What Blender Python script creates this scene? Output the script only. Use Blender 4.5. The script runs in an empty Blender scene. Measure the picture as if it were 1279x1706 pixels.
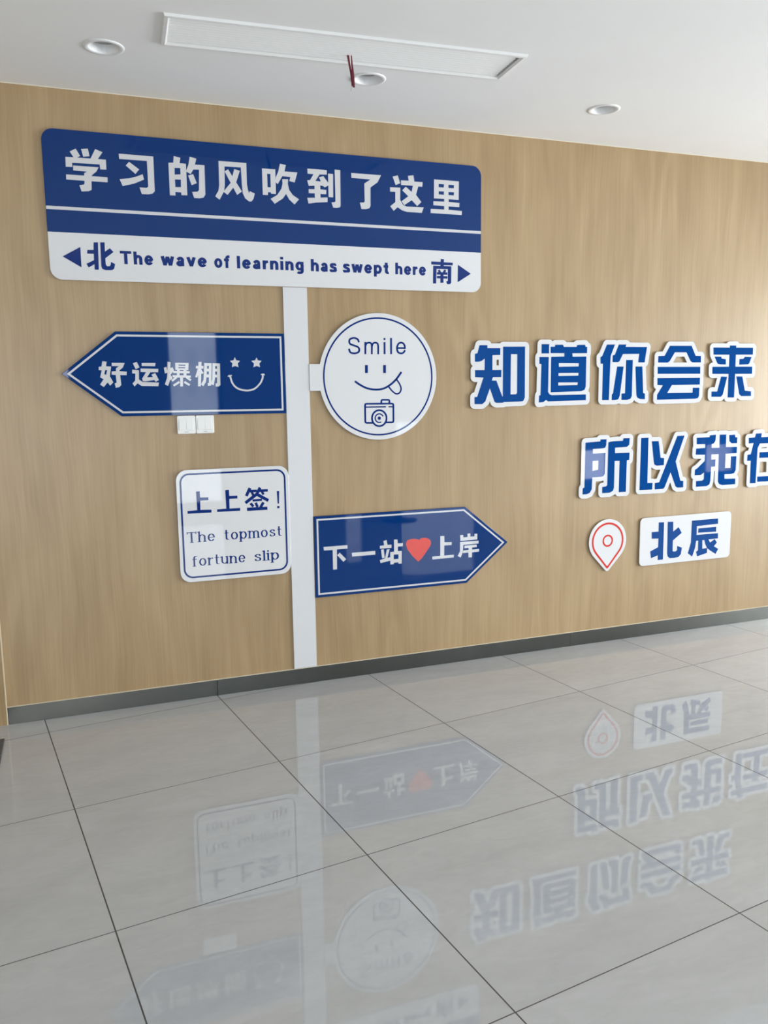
import bpy, bmesh, math
from mathutils import Matrix, Vector

S = bpy.context.scene
C = S.collection
PI = math.pi

# ------------------------------------------------------------------ camera
cam_data = bpy.data.cameras.new('camera')
cam = bpy.data.objects.new('camera', cam_data)
C.objects.link(cam)
S.camera = cam
cam_data.sensor_fit = 'VERTICAL'
cam_data.sensor_height = 36.0
cam_data.lens = 36.0 * 1387.22 / 1706.0
cam_data.clip_start = 0.05
cam_data.clip_end = 600.0
RIGHT = (0.93557754, -0.3528411, -0.01406536)
UP = (0.06419989, 0.13079175, 0.98932901)
FWD = (0.3472363, 0.92649699, -0.14501819)
cam.matrix_world = Matrix(((RIGHT[0], UP[0], -FWD[0], -0.36339),
                           (RIGHT[1], UP[1], -FWD[1], -4.05812),
                           (RIGHT[2], UP[2], -FWD[2], 1.50643),
                           (0, 0, 0, 1)))

# ------------------------------------------------------------------ exposure
S.view_settings.view_transform = 'Standard'
S.view_settings.look = 'None'
S.view_settings.exposure = 0.82
S.view_settings.gamma = 1.0
S.view_settings.use_curve_mapping = False
S.cycles.use_denoising = True
S.cycles.max_bounces = 10
S.cycles.diffuse_bounces = 6
S.cycles.glossy_bounces = 6
S.cycles.caustics_reflective = False
S.cycles.caustics_refractive = False

# ------------------------------------------------------------------ sky: bright hazy daylight
SKY_TOP, SKY_HORIZON, SKY_STRENGTH = (0.78, 0.89, 1.0), (1.0, 0.985, 0.95), 0.9
world = bpy.data.worlds.new('hazy_sky')
S.world = world
world.use_nodes = True
nt = world.node_tree
bg = nt.nodes['Background']
tc = nt.nodes.new('ShaderNodeTexCoord')
sp = nt.nodes.new('ShaderNodeSeparateXYZ')
rp = nt.nodes.new('ShaderNodeValToRGB')
rp.color_ramp.elements[0].position = 0.0
rp.color_ramp.elements[0].color = (*SKY_HORIZON, 1)
rp.color_ramp.elements[1].position = 0.8
rp.color_ramp.elements[1].color = (*SKY_TOP, 1)
nt.links.new(tc.outputs['Generated'], sp.inputs[0])
nt.links.new(sp.outputs['Z'], rp.inputs[0])
nt.links.new(rp.outputs[0], bg.inputs['Color'])
bg.inputs['Strength'].default_value = SKY_STRENGTH
# veiled sun high behind the picture wall: it lights the paving outside, not the room
sun_data = bpy.data.lights.new('sun', 'SUN')
sun_data.energy = 3.0
sun_data.angle = math.radians(3)
sun_data.color = (1.0, 0.98, 0.96)
sun = bpy.data.objects.new('sun', sun_data); C.objects.link(sun)
sun.rotation_euler = Vector((0.12, -0.62, -0.78)).to_track_quat('-Z', 'Y').to_euler()

# ------------------------------------------------------------------ room measures (metres)
HC = 2.8147                       # ceiling height
XL, XR, YB = -3.2, 7.6, -6.4      # left wall, right wall, rear window wall (the picture wall is y = 0)
# openings: (x0, x1, z0, z1) in the rear wall, (y0, y1, z0, z1) in the right wall
REAR_OPENINGS = [(-1.60, -0.29, 0.10, 2.30), (0.78, 1.44, 0.10, 2.30), (2.98, 3.30, 0.10, 0.85), (3.72, 5.0, 0.10, 1.12), (5.75, 7.2, 0.10, 0.62)]
RIGHT_OPENINGS = [(-5.10, -0.25, 0.10, 2.35)]

# daylight falling in through each window: soft panels of sky light filling the openings
# (radiance, colour) per rear opening: open sky at the far left, blue-glazed facades opposite the others
REAR_LIGHT = [(5.4, (0.94, 0.97, 1.0)), (4.0, (0.76, 0.89, 1.0)), (3.4, (0.72, 0.87, 1.0)), (3.8, (0.72, 0.87, 1.0)), (5.0, (0.90, 0.95, 1.0))]
RIGHT_LIGHT = 14.0
def daylight(loc, rot, sx, sz, radiance, col):
    l = bpy.data.lights.new('window_daylight', 'AREA')
    l.shape = 'RECTANGLE'; l.size = sx; l.size_y = sz
    l.energy = radiance * PI * sx * sz; l.color = col
    o = bpy.data.objects.new('window_daylight', l); C.objects.link(o)
    o.location = loc; o.rotation_euler = rot
for (x0, x1, z0, z1), (strength, tint) in zip(REAR_OPENINGS, REAR_LIGHT):
    daylight(((x0 + x1) / 2, YB - 0.19, (z0 + z1) / 2), (PI / 2, 0, 0), x1 - x0, z1 - z0, strength, tint)
for y0, y1, z0, z1 in RIGHT_OPENINGS:
    daylight((XR + 0.19, (y0 + y1) / 2, (z0 + z1) / 2), (PI / 2, 0, PI / 2), y1 - y0, z1 - z0, RIGHT_LIGHT, (0.94, 0.98, 1.0))

# ------------------------------------------------------------------ materials
class NT:
    """small helper round a material's node tree"""
    def __init__(self, name):
        self.m = bpy.data.materials.new(name); self.m.use_nodes = True
        self.t = self.m.node_tree; self.b = self.t.nodes['Principled BSDF']
    def n(self, kind, **kw):
        nd = self.t.nodes.new('ShaderNode' + kind)
        for k, v in kw.items():
            if k.startswith('i_'):
                nd.inputs[int(k[2:]) if k[2:].isdigit() else k[2:].replace('_', ' ')].default_value = v
            else: setattr(nd, k, v)
        return nd
    def l(self, a, b): self.t.links.new(a, b)
    def math(self, op, a, b=None):
        nd = self.n('Math', operation=op)
        for k, v in enumerate((a, b)):
            if v is None: continue
            if isinstance(v, (int, float)): nd.inputs[k].default_value = v
            else: self.l(v, nd.inputs[k])
        return nd.outputs[0]
    def ramp(self, fac, stops):
        r = self.n('ValToRGB'); e = r.color_ramp.elements
        while len(e) < len(stops): e.new(0.5)
        for k, (p, c) in enumerate(stops):
            e[k].position = p; e[k].color = (*c, 1) if len(c) == 3 else c
        self.l(fac, r.inputs[0]); return r.outputs[0]
    def mix(self, fac, a, b, blend='MIX'):
        nd = self.n('Mix', data_type='RGBA', blend_type=blend)
        for v, k in ((fac, 0), (a, 6), (b, 7)):
            if isinstance(v, (int, float)): nd.inputs[k].default_value = v
            elif isinstance(v, tuple): nd.inputs[k].default_value = (*v, 1)
            else: self.l(v, nd.inputs[k])
        return nd.outputs[2]

def plain(name, col, rough=0.5, metal=0.0, coat=0.0, var=0.02, scale=30.0, spec=0.5):
    t = NT(name); b = t.b
    co = t.n('TexCoord'); nz = t.n('TexNoise', i_Scale=scale, i_Detail=3.0)
    t.l(co.outputs['Object'], nz.inputs['Vector'])
    lo = tuple(max(0, c * (1 - var)) for c in col); hi = tuple(min(1, c * (1 + var)) for c in col)
    t.l(t.ramp(nz.outputs[0], [(0.3, lo), (0.7, hi)]), b.inputs['Base Color'])
    b.inputs['Roughness'].default_value = rough; b.inputs['Metallic'].default_value = metal
    b.inputs['Coat Weight'].default_value = coat; b.inputs['Coat Roughness'].default_value = 0.02
    b.inputs['Specular IOR Level'].default_value = spec
    return t.m

def wood(name):
    t = NT(name); b = t.b
    co = t.n('TexCoord')
    wm = t.n('Mapping'); wm.inputs['Scale'].default_value = (2.4, 1.0, 0.9); t.l(co.outputs['Object'], wm.inputs[0])
    wz = t.n('TexNoise', i_Scale=1.0, i_Detail=3.0); t.l(wm.outputs[0], wz.inputs['Vector'])
    wc = t.n('CombineXYZ'); t.l(t.math('MULTIPLY', t.math('SUBTRACT', wz.outputs[0], 0.5), 0.10), wc.inputs[0])
    wander = t.n('VectorMath', operation='ADD'); t.l(co.outputs['Object'], wander.inputs[0]); t.l(wc.outputs[0], wander.inputs[1])
    def stretched(sx, sz, ox=0.0):
        mp = t.n('Mapping'); mp.inputs['Scale'].default_value = (sx, 1.0, sz); mp.inputs['Location'].default_value = (ox, 0.3, 0.0)
        t.l(wander.outputs[0], mp.inputs[0]); return mp.outputs[0]
    def noise(v, scale, detail, dist=0.0):
        nz = t.n('TexNoise', i_Scale=scale, i_Detail=detail, i_Distortion=dist); t.l(v, nz.inputs['Vector']); return nz.outputs[0]
    broad = noise(stretched(1.0, 0.24), 5.5, 4.0, 0.4)
    band = noise(stretched(1.0, 0.07, 3.0), 17.0, 3.0, 0.3)
    fine = noise(stretched(1.0, 0.02, 7.0), 110.0, 3.0)
    pore = noise(stretched(1.0, 0.045, 1.0), 210.0, 2.0)
    # cathedral figure: rings cut nearly along the trunk
    warp = noise(stretched(1.0, 0.22, 5.0), 2.2, 2.0)
    f = t.math('ADD', t.math('MULTIPLY', warp, 85.0), t.math('MULTIPLY', fine, 1.5))
    rings = t.math('ADD', t.math('MULTIPLY', t.math('SINE', f), 0.5), 0.5)
    mask = t.ramp(noise(stretched(1.0, 0.16, 11.0), 2.6, 1.0), [(0.55, (0, 0, 0)), (0.66, (1, 1, 1))])
    base = t.ramp(broad, [(0.30, WOOD_DARK), (0.5, WOOD_MID), (0.70, WOOD_LIGHT)])
    c = t.mix(0.42, base, t.ramp(band, [(0.3, WOOD_DARK), (0.68, WOOD_LIGHT)]))
    c = t.mix(t.math('MULTIPLY', mask, 0.38), c, t.ramp(rings, [(0.15, WOOD_DARK), (0.8, WOOD_LIGHT)]))
    c = t.mix(0.30, c, t.ramp(fine, [(0.3, WOOD_DARK), (0.7, WOOD_LIGHT)]))
    c = t.mix(t.ramp(pore, [(0.60, (0, 0, 0)), (0.75, (0.16, 0.16, 0.16))]), c, WOOD_PORE)
    t.l(c, b.inputs['Base Color'])
    b.inputs['Roughness'].default_value = 0.36; b.inputs['IOR'].default_value = 1.58
    bp = t.n('Bump', i_Strength=0.06, i_Distance=0.001); t.l(fine, bp.inputs['Height']); t.l(bp.outputs[0], b.inputs['Normal'])
    return t.m

def tiles(name):
    """polished 0.8 m porcelain tiles, laid 7.4 degrees off the picture wall"""
    t = NT(name); b = t.b
    co = t.n('TexCoord'); sp = t.n('SeparateXYZ'); t.l(co.outputs['Object'], sp.inputs[0])
    ct, st = math.cos(0.12879), math.sin(0.12879)
    X = t.math('ADD', sp.outputs[0], 0.53654); Y = t.math('ADD', sp.outputs[1], 0.17605)
    u = t.math('ADD', t.math('MULTIPLY', X, ct), t.math('MULTIPLY', Y, st))
    v = t.math('SUBTRACT', t.math('MULTIPLY', X, st), t.math('MULTIPLY', Y, ct))
    u = t.math('DIVIDE', u, 0.7985); v = t.math('DIVIDE', v, 0.7985)
    def grout(w, half):
        d = t.math('ABSOLUTE', t.math('SUBTRACT', w, t.math('ROUND', w)))
        return t.math('LESS_THAN', d, half / 0.8)
    g = t.math('MAXIMUM', grout(u, 0.0021), grout(v, 0.0017))
    cell = t.n('CombineXYZ'); t.l(t.math('FLOOR', u), cell.inputs[0]); t.l(t.math('FLOOR', v), cell.inputs[1])
    wn = t.n('TexWhiteNoise', noise_dimensions='3D'); t.l(cell.outputs[0], wn.inputs['Vector'])
    sh = t.n('VectorMath', operation='MULTIPLY_ADD'); t.l(wn.outputs['Color'], sh.inputs[0]); sh.inputs[1].default_value = (9, 9, 9); t.l(co.outputs['Object'], sh.inputs[2])
    mp = t.n('Mapping'); mp.inputs['Rotation'].default_value = (0, 0, 0.9); mp.inputs['Scale'].default_value = (1.0, 2.6, 1.0); t.l(sh.outputs[0], mp.inputs[0])
    n1 = t.n('TexNoise', i_Scale=1.6, i_Detail=6.0, i_Roughness=0.6, i_Distortion=0.8); t.l(mp.outputs[0], n1.inputs['Vector'])
    n2 = t.n('TexNoise', i_Scale=9.0, i_Detail=5.0, i_Distortion=1.2); t.l(mp.outputs[0], n2.inputs['Vector'])
    c = t.ramp(n1.outputs[0], [(0.25, TILE_DARK), (0.55, TILE_MID), (0.8, TILE_LIGHT)])
    c = t.mix(0.3, c, t.ramp(n2.outputs[0], [(0.3, TILE_DARK), (0.7, TILE_LIGHT)]))
    c = t.mix(g, c, (0.055, 0.05, 0.045))
    t.l(c, b.inputs['Base Color'])
    t.l(t.math('ADD', t.math('MULTIPLY', g, 0.6), 0.02), b.inputs["Roughness"])
    b.inputs['IOR'].default_value = 1.62
    return t.m

WOOD_DARK, WOOD_MID, WOOD_LIGHT, WOOD_PORE = (0.290, 0.190, 0.088), (0.378, 0.258, 0.130), (0.458, 0.328, 0.180), (0.20, 0.122, 0.052)
TILE_DARK, TILE_MID, TILE_LIGHT = (0.425, 0.435, 0.44), (0.475, 0.486, 0.493), (0.53, 0.541, 0.553)
M = {}
M['wood'] = wood('oak_laminate')
M['tile'] = tiles('polished_porcelain')
M['plaster'] = plain('white_plaster', (0.80, 0.80, 0.795), 0.9, var=0.01, scale=3)
M['rear_paint'] = plain('dark_grey_wall_paint', (0.24, 0.24, 0.24), 0.85, var=0.01, scale=3)
M['wall_paint'] = plain('pale_wall_paint', (0.74, 0.73, 0.70), 0.85, var=0.01, scale=3)
M['far_wall'] = plain('blue_grey_facade', (0.17, 0.20, 0.25), 0.8)
M['far_white'] = plain('pale_facade', (0.42, 0.43, 0.45), 0.8)
M['far_glass'] = plain('dark_facade_windows', (0.06, 0.08, 0.11), 0.3)
M['leaf'] = plain('dark_green_leaves', (0.03, 0.06, 0.02), 0.6, var=0.4, scale=4)
M['bark'] = plain('brown_bark', (0.10, 0.07, 0.05), 0.9, var=0.3)
M['steel'] = plain('brushed_dark_steel', (0.15, 0.153, 0.143), 0.30, metal=1.0, var=0.04, scale=8)
M['edge'] = plain('pale_edge_strip', (0.62, 0.52, 0.36), 0.35)
M['edge_light'] = plain('pale_joint_and_highlight', (0.70, 0.64, 0.52), 0.3)  # ceiling joint; also paints the bright highlight on the steel skirting's top edge
M['white'] = plain('gloss_white_acrylic', (0.70, 0.705, 0.715), 0.03, spec=0.36, var=0.004)
M['post'] = plain('satin_white_board', (0.67, 0.675, 0.69), 0.35, var=0.004)
M['blue'] = plain('gloss_blue_acrylic', (0.001, 0.032, 0.160), 0.03, spec=0.36, var=0.01)
M['face_blue'] = plain('letter_blue_acrylic', (0.003, 0.058, 0.25), 0.03, spec=0.36, var=0.01)
M['ink'] = plain('blue_print', (0.004, 0.026, 0.17), 0.03, spec=0.36, var=0.01)
M['print_white'] = plain('white_print', (0.63, 0.632, 0.645), 0.03, spec=0.36, var=0.004)
M['red_print'] = plain('coral_red_print', (0.66, 0.055, 0.04), 0.03, spec=0.36, var=0.01)
M['red_line'] = plain('red_outline_print', (0.62, 0.045, 0.035), 0.03, spec=0.36, var=0.01)
M['switch'] = plain('white_switch_plastic', (0.82, 0.82, 0.80), 0.3, var=0.004)
M['gap_shade'] = plain('dark_gap_shade', (0.10, 0.075, 0.05), 0.9)  # dark brown puts the shade of the gap behind the boards into colour
M['grey_mark'] = plain('grey_mark', (0.25, 0.25, 0.25), 0.5)
M['lamp_white'] = plain('white_lamp_metal', (0.78, 0.78, 0.78), 0.35, var=0.004)
M['diffuser'] = plain('grey_diffuser', (0.42, 0.42, 0.43), 0.4, var=0.004)
M['vent'] = plain('white_vent_metal', (0.80, 0.80, 0.79), 0.4, var=0.004)
M['dark_metal'] = plain('dark_table_metal', (0.03, 0.03, 0.033), 0.4)
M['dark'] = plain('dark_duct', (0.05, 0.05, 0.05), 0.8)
M['ribbon'] = plain('dark_red_ribbon', (0.13, 0.006, 0.022), 0.55)
M['thread'] = plain('grey_thread', (0.10, 0.09, 0.09), 0.7)
M['mat'] = plain('grey_mat', (0.085, 0.085, 0.08), 0.85, var=0.5, scale=120)
M['frame'] = plain('grey_window_frame', (0.12, 0.125, 0.13), 0.4, metal=0.4)
M['paving'] = plain('pale_paving', (0.48, 0.49, 0.49), 0.8, var=0.06, scale=0.6)
gl = NT('window_glass')
tr = gl.n('BsdfTransparent'); gs = gl.n('BsdfGlossy', i_Roughness=0.0); fr = gl.n('Fresnel', i_IOR=1.45); mx = gl.n('MixShader')
gl.l(fr.outputs[0], mx.inputs[0]); gl.l(tr.outputs[0], mx.inputs[1]); gl.l(gs.outputs[0], mx.inputs[2])
tr.inputs['Color'].default_value = (0.95, 0.95, 0.95, 1)
gl.l(mx.outputs[0], gl.t.nodes['Material Output'].inputs[0])
M['glass'] = gl.m

# ------------------------------------------------------------------ builders
def link(name, mesh, mat, parent=None):
    o = bpy.data.objects.new(name, mesh)
    if mat is not None:
        mesh.materials.clear(); mesh.materials.append(mat)
    C.objects.link(o)
    if parent is not None: o.parent = parent
    return o
def thing(name, label, cat, loc=(0, 0, 0), rotz=0.0, group=None):
    o = bpy.data.objects.new(name, None); C.objects.link(o)
    o.location = loc; o.rotation_euler = (0, 0, rotz); o.empty_display_size = 0.05
    o['label'] = label; o['category'] = cat
    if group: o['group'] = group
    return o
def struct(o):
    o['kind'] = 'structure'; return o
def bm_box(bm, x0, x1, y0, y1, z0, z1):
    m = Matrix.Translation(((x0 + x1) / 2, (y0 + y1) / 2, (z0 + z1) / 2)) @ Matrix.Diagonal((x1 - x0, y1 - y0, z1 - z0, 1))
    return bmesh.ops.create_cube(bm, size=1.0, matrix=m)['verts']
def bm_mesh(bm, name, bevel=0.0, seg=2):
    if bevel:
        bmesh.ops.bevel(bm, geom=[e for e in bm.edges], offset=bevel, segments=seg, affect='EDGES', profile=0.6)
    me = bpy.data.meshes.new(name); bm.to_mesh(me); bm.free(); return me
def box(name, b, mat, parent=None, bevel=0.0, seg=2):
    bm = bmesh.new(); bm_box(bm, *b)
    return link(name, bm_mesh(bm, name, bevel, seg), mat, parent)

WALL = Matrix(((1, 0, 0, 0), (0, 0, -1, 0), (0, 1, 0, 0), (0, 0, 0, 1)))     # sheet (x, y) -> wall (x, z), facing the room
def sheet(loops, depth, mat4, bevel=0.0):
    """filled outline with holes, thickness `depth`, front face at local z = 0"""
    cu = bpy.data.curves.new('outline', 'CURVE'); cu.dimensions = '2D'; cu.fill_mode = 'BOTH'
    cu.extrude = max(depth / 2 - bevel, 0.00005)
    if bevel:
        cu.bevel_depth = bevel; cu.bevel_resolution = 1; cu.offset = -bevel
    for lp in loops:
        s = cu.splines.new('POLY'); s.points.add(len(lp) - 1)
        for k, (x, y) in enumerate(lp): s.points[k].co = (x, y, 0, 1)
        s.use_cyclic_u = True
    o = bpy.data.objects.new('outline', cu); C.objects.link(o)
    me = bpy.data.meshes.new_from_object(o.evaluated_get(bpy.context.evaluated_depsgraph_get()))
    bpy.data.objects.remove(o); bpy.data.curves.remove(cu)
    me.transform(mat4 @ Matrix.Translation((0, 0, -depth / 2)))
    return me
def on_wall(name, loops, front, depth, mat, parent, bevel=0.0):
    """a sheet standing on the picture wall: front face at y = -front; coordinates are wall metres, made local to parent"""
    me = sheet(loops, depth, Matrix.Translation((0, -front, 0)) @ WALL, bevel)
    me.name = name
    if parent is not None: me.transform(Matrix.Translation(-Vector(parent.location)))
    return link(name, me, mat, parent)
def rounded(x0, x1, z0, z1, r, n=8):
    pts = []
    for cx, cz, a in ((x1 - r, z1 - r, 0), (x0 + r, z1 - r, 90), (x0 + r, z0 + r, 180), (x1 - r, z0 + r, 270)):
        for k in range(n + 1):
            q = math.radians(a + 90 * k / n); pts.append((cx + r * math.cos(q), cz + r * math.sin(q)))
    return pts
def circle(cx, cz, r, n=72):
    return [(cx + r * math.cos(2 * PI * k / n), cz + r * math.sin(2 * PI * k / n)) for k in range(n)]
def inset(pts, d):
    """parallel outline at distance d inside (pts given either way round)"""
    n = len(pts)
    area = sum(pts[k][0] * pts[(k + 1) % n][1] - pts[(k + 1) % n][0] * pts[k][1] for k in range(n))
    sg = 1 if area > 0 else -1
    out = []
    for k in range(n):
        a, b, c = Vector(pts[k - 1]), Vector(pts[k]), Vector(pts[(k + 1) % n])
        e1 = (b - a).normalized(); e2 = (c - b).normalized()
        n1 = Vector((-e1.y, e1.x)) * sg; n2 = Vector((-e2.y, e2.x)) * sg
        m = n1 + n2; m = m / max(m.length_squared / 2, 0.2)
        out.append(tuple(b + m * d))
    return out
def lathe(prof, n=64, axis_z=True):
    """revolve (r, z) profile about z; returns bmesh"""
    bm = bmesh.new(); rings = []
    for r, z in prof:
        rings.append([bm.verts.new((r * math.cos(2 * PI * k / n), r * math.sin(2 * PI * k / n), z)) for k in range(n)] if r > 1e-6 else [bm.verts.new((0, 0, z))])
    for a, b in zip(rings[:-1], rings[1:]):
        for k in range(n):
            q = [a[k % len(a)], a[(k + 1) % len(a)], b[(k + 1) % len(b)], b[k % len(b)]]
            q = list(dict.fromkeys(q))
            if len(q) >= 3: bm.faces.new(q)
    bmesh.ops.recalc_face_normals(bm, faces=bm.faces[:])
    for f in bm.faces: f.smooth = True
    return bm

# ------------------------------------------------------------------ the room
VX, VY, VL, VW, VA = 0.0507, -0.6137, 1.4049, 0.2695, -0.0579      # vent: corner nearest the wall, length, width, turn
VM = Matrix.Translation((VX, VY, 0)) @ Matrix.Rotation(VA, 4, 'Z')
LAMPS = [(-0.147, -0.508), (0.920, -0.514), (2.118, -0.498)]
HOLE = 0.0570
vent_hole = [tuple((VM @ Vector((a, -b, 0)))[:2]) for a, b in ((0.02, 0.02), (VL - 0.02, 0.02), (VL - 0.02, VW - 0.02), (0.02, VW - 0.02))]
FLIP = Matrix.Diagonal((1, -1, -1, 1))                              # sheet facing down
ceil_loops = [[(XL, 0.12), (XR + 0.2, 0.12), (XR + 0.2, YB - 0.2), (XL, YB - 0.2)], vent_hole] + [circle(x, y, HOLE) for x, y in LAMPS]
me = sheet([[(x, -y) for x, y in lp] for lp in ceil_loops], 0.14, Matrix.Translation((0, 0, HC)) @ FLIP)
me.name = 'ceiling'; struct(link('ceiling', me, M['plaster']))
struct(box('floor', (XL, XR + 0.2, YB - 0.2, 0.12, -0.12, 0.0), M['tile']))
struct(box('wall_back', (XL, XR + 0.2, 0.0, 0.12, 0.0, HC), M['wood']))
struct(box('wall_left', (XL - 0.12, XL, YB - 0.2, 0.12, 0.0, HC), M['wall_paint']))
def wall_with_openings(name, a0, a1, ops, mat4):
    loops = [[(a0, 0), (a1, 0), (a1, HC), (a0, HC)]] + [[(p, r), (q, r), (q, s), (p, s)] for p, q, r, s in ops]
    me = sheet(loops, 0.2, mat4); me.name = name
    return struct(link(name, me, M['rear_paint']))
REAR = Matrix(((1, 0, 0, 0), (0, 0, 1, YB), (0, 1, 0, 0), (0, 0, 0, 1)))
SIDE = Matrix(((0, 0, -1, XR), (1, 0, 0, 0), (0, 1, 0, 0), (0, 0, 0, 1)))
wall_with_openings('wall_front', XL, XR + 0.2, REAR_OPENINGS, REAR)
wall_with_openings('wall_right', YB, 0.0, RIGHT_OPENINGS, SIDE)
def window(n, a0, a1, z0, z1, mat4, bars):
    bm = bmesh.new(); w = 0.045
    for p, q, r, s in [(a0, a0 + w, z0, z1), (a1 - w, a1, z0, z1), (a0 + w, a1 - w, z0, z0 + w), (a0 + w, a1 - w, z1 - w, z1)] + \
                      [(a0 + (a1 - a0) * k / bars - w / 2, a0 + (a1 - a0) * k / bars + w / 2, z0 + w, z1 - w) for k in range(1, bars)]:
        bm_box(bm, p, q, r, s, -0.13, -0.07)
    bm.transform(mat4)
    o = struct(link('window_%d' % n, bm_mesh(bm, 'window'), M['frame']))
    bm = bmesh.new(); bm_box(bm, a0 + w, a1 - w, z0 + w, z1 - w, -0.103, -0.097); bm.transform(mat4)
    link('pane', bm_mesh(bm, 'pane'), M['glass'], o)
n = 0
for ops, m4 in ((REAR_OPENINGS, REAR), (RIGHT_OPENINGS, SIDE)):
    for a0, a1, z0, z1 in ops:
        n += 1; window(n, a0, a1, z0, z1, m4, max(1, round((a1 - a0) / 1.3)))
struct(box('ground_outside', (-60, 60, -200, YB - 0.2, -0.3, -0.13), M['paving']))
struct(box('ground_outside', (XR + 0.2, 60, YB - 0.2, 20, -0.3, -0.13), M['paving']))
# what stands outside, seen only as reflections in the gloss
def house(x0, x1, y0, y1, h, wall, face, floors, bays, col_w=0.55):
    bm = bmesh.new(); bm_box(bm, x0, x1, y0, y1, -0.2, h)
    o = struct(link('building_outside', bm_mesh(bm, 'building_outside'), wall))
    bm = bmesh.new()
    a0, a1 = (x0, x1) if face == 'y' else (y0, y1)
    st = (a1 - a0) / bays
    for k in range(bays):
        for f in range(floors):
            z = 1.2 + f * (h - 1.5) / floors; c = a0 + st * (k + 0.5); w = st * col_w / 2
            if face == 'y': bm_box(bm, c - w, c + w, y1 - 0.2, y1 + 0.04, z, z + (h - 1.5) / floors * 0.5)
            else: bm_box(bm, x0 - 0.04, x0 + 0.2, c - w, c + w, z, z + (h - 1.5) / floors * 0.5)
    link('window', bm_mesh(bm, 'window'), M['far_glass'], o)
house(-46, 6.4, -84, -72, 8, M['far_wall'], 'y', 3, 16)
house(7.2, 12.4, -82, -70, 15, M['far_white'], 'y', 5, 3)
house(13.4, 60, -86, -73, 9, M['far_wall'], 'y', 3, 14)
house(52, 60, -68, 18, 7, M['far_wall'], 'x', 2, 22)
def tree(x, y, h, seed):
    import random
    rnd = random.Random(seed)
    bm = bmesh.new()
    bmesh.ops.create_cone(bm, cap_ends=True, segments=10, radius1=0.14, radius2=0.08, depth=h * 0.6, matrix=Matrix.Translation((x, y, h * 0.3 - 0.13)))
    o = struct(link('tree_outside', bm_mesh(bm, 'tree_outside'), M['bark']))
    bm = bmesh.new()
    for k in range(420):
        a, e, r = rnd.uniform(0, 2 * PI), rnd.uniform(-1, 1), rnd.uniform(0.55, 1.0)
        p = Vector((x + math.cos(a) * math.sqrt(1 - e * e) * h * 0.32 * r, y + math.sin(a) * math.sqrt(1 - e * e) * h * 0.32 * r, h * 0.62 + e * h * 0.4 * r))
        s = rnd.uniform(0.08, 0.2)
        m = Matrix.Translation(p) @ Matrix.Rotation(rnd.uniform(0, 6), 4, 'X') @ Matrix.Rotation(rnd.uniform(0, 6), 4, 'Y') @ Matrix.Diagonal((s, s * 0.6, s * 0.15, 1))
        bmesh.ops.create_icosphere(bm, subdivisions=1, radius=1.0, matrix=m)
    link('foliage', bm_mesh(bm, 'foliage'), M['leaf'], o)
tree(16.5, -14.6, 3.6, 1); tree(21.0, -20.5, 4.6, 2); tree(15.0, -9.0, 2.9, 3)
# skirting: dark brushed steel with its joints
bm = bmesh.new()
EDGE = -0.713
for a, b in ((EDGE, 0.2490), (0.2502, 2.3108), (2.3120, 4.372), (4.3732, XR)):
    bm_box(bm, a, b, -0.010, 0.0, 0.0, 0.0815)
struct(link('baseboard_back', bm_mesh(bm, 'baseboard_back', 0.0012, 1), M['steel']))
# wood-clad jamb panel at the left edge, proud of the wall, with its pale edge strip
jamb = struct(box('trim_1', (XL, EDGE - 0.006, -0.013, 0.0, 0.0, HC), M['wood']))
struct(box('trim_2', (EDGE - 0.006, EDGE, -0.014, 0.0, 0.0, HC), M['edge'], bevel=0.001, seg=1))
# thin pale joint along the ceiling; painted highlight along the skirting's top edge
struct(box('trim_3', (EDGE, XR, -0.004, 0.0, HC - 0.0042, HC - 0.0003), M['edge_light']))
struct(box('skirting_highlight', (EDGE, XR, -0.0105, -0.0002, 0.0816, 0.0836), M['edge_light']))

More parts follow.
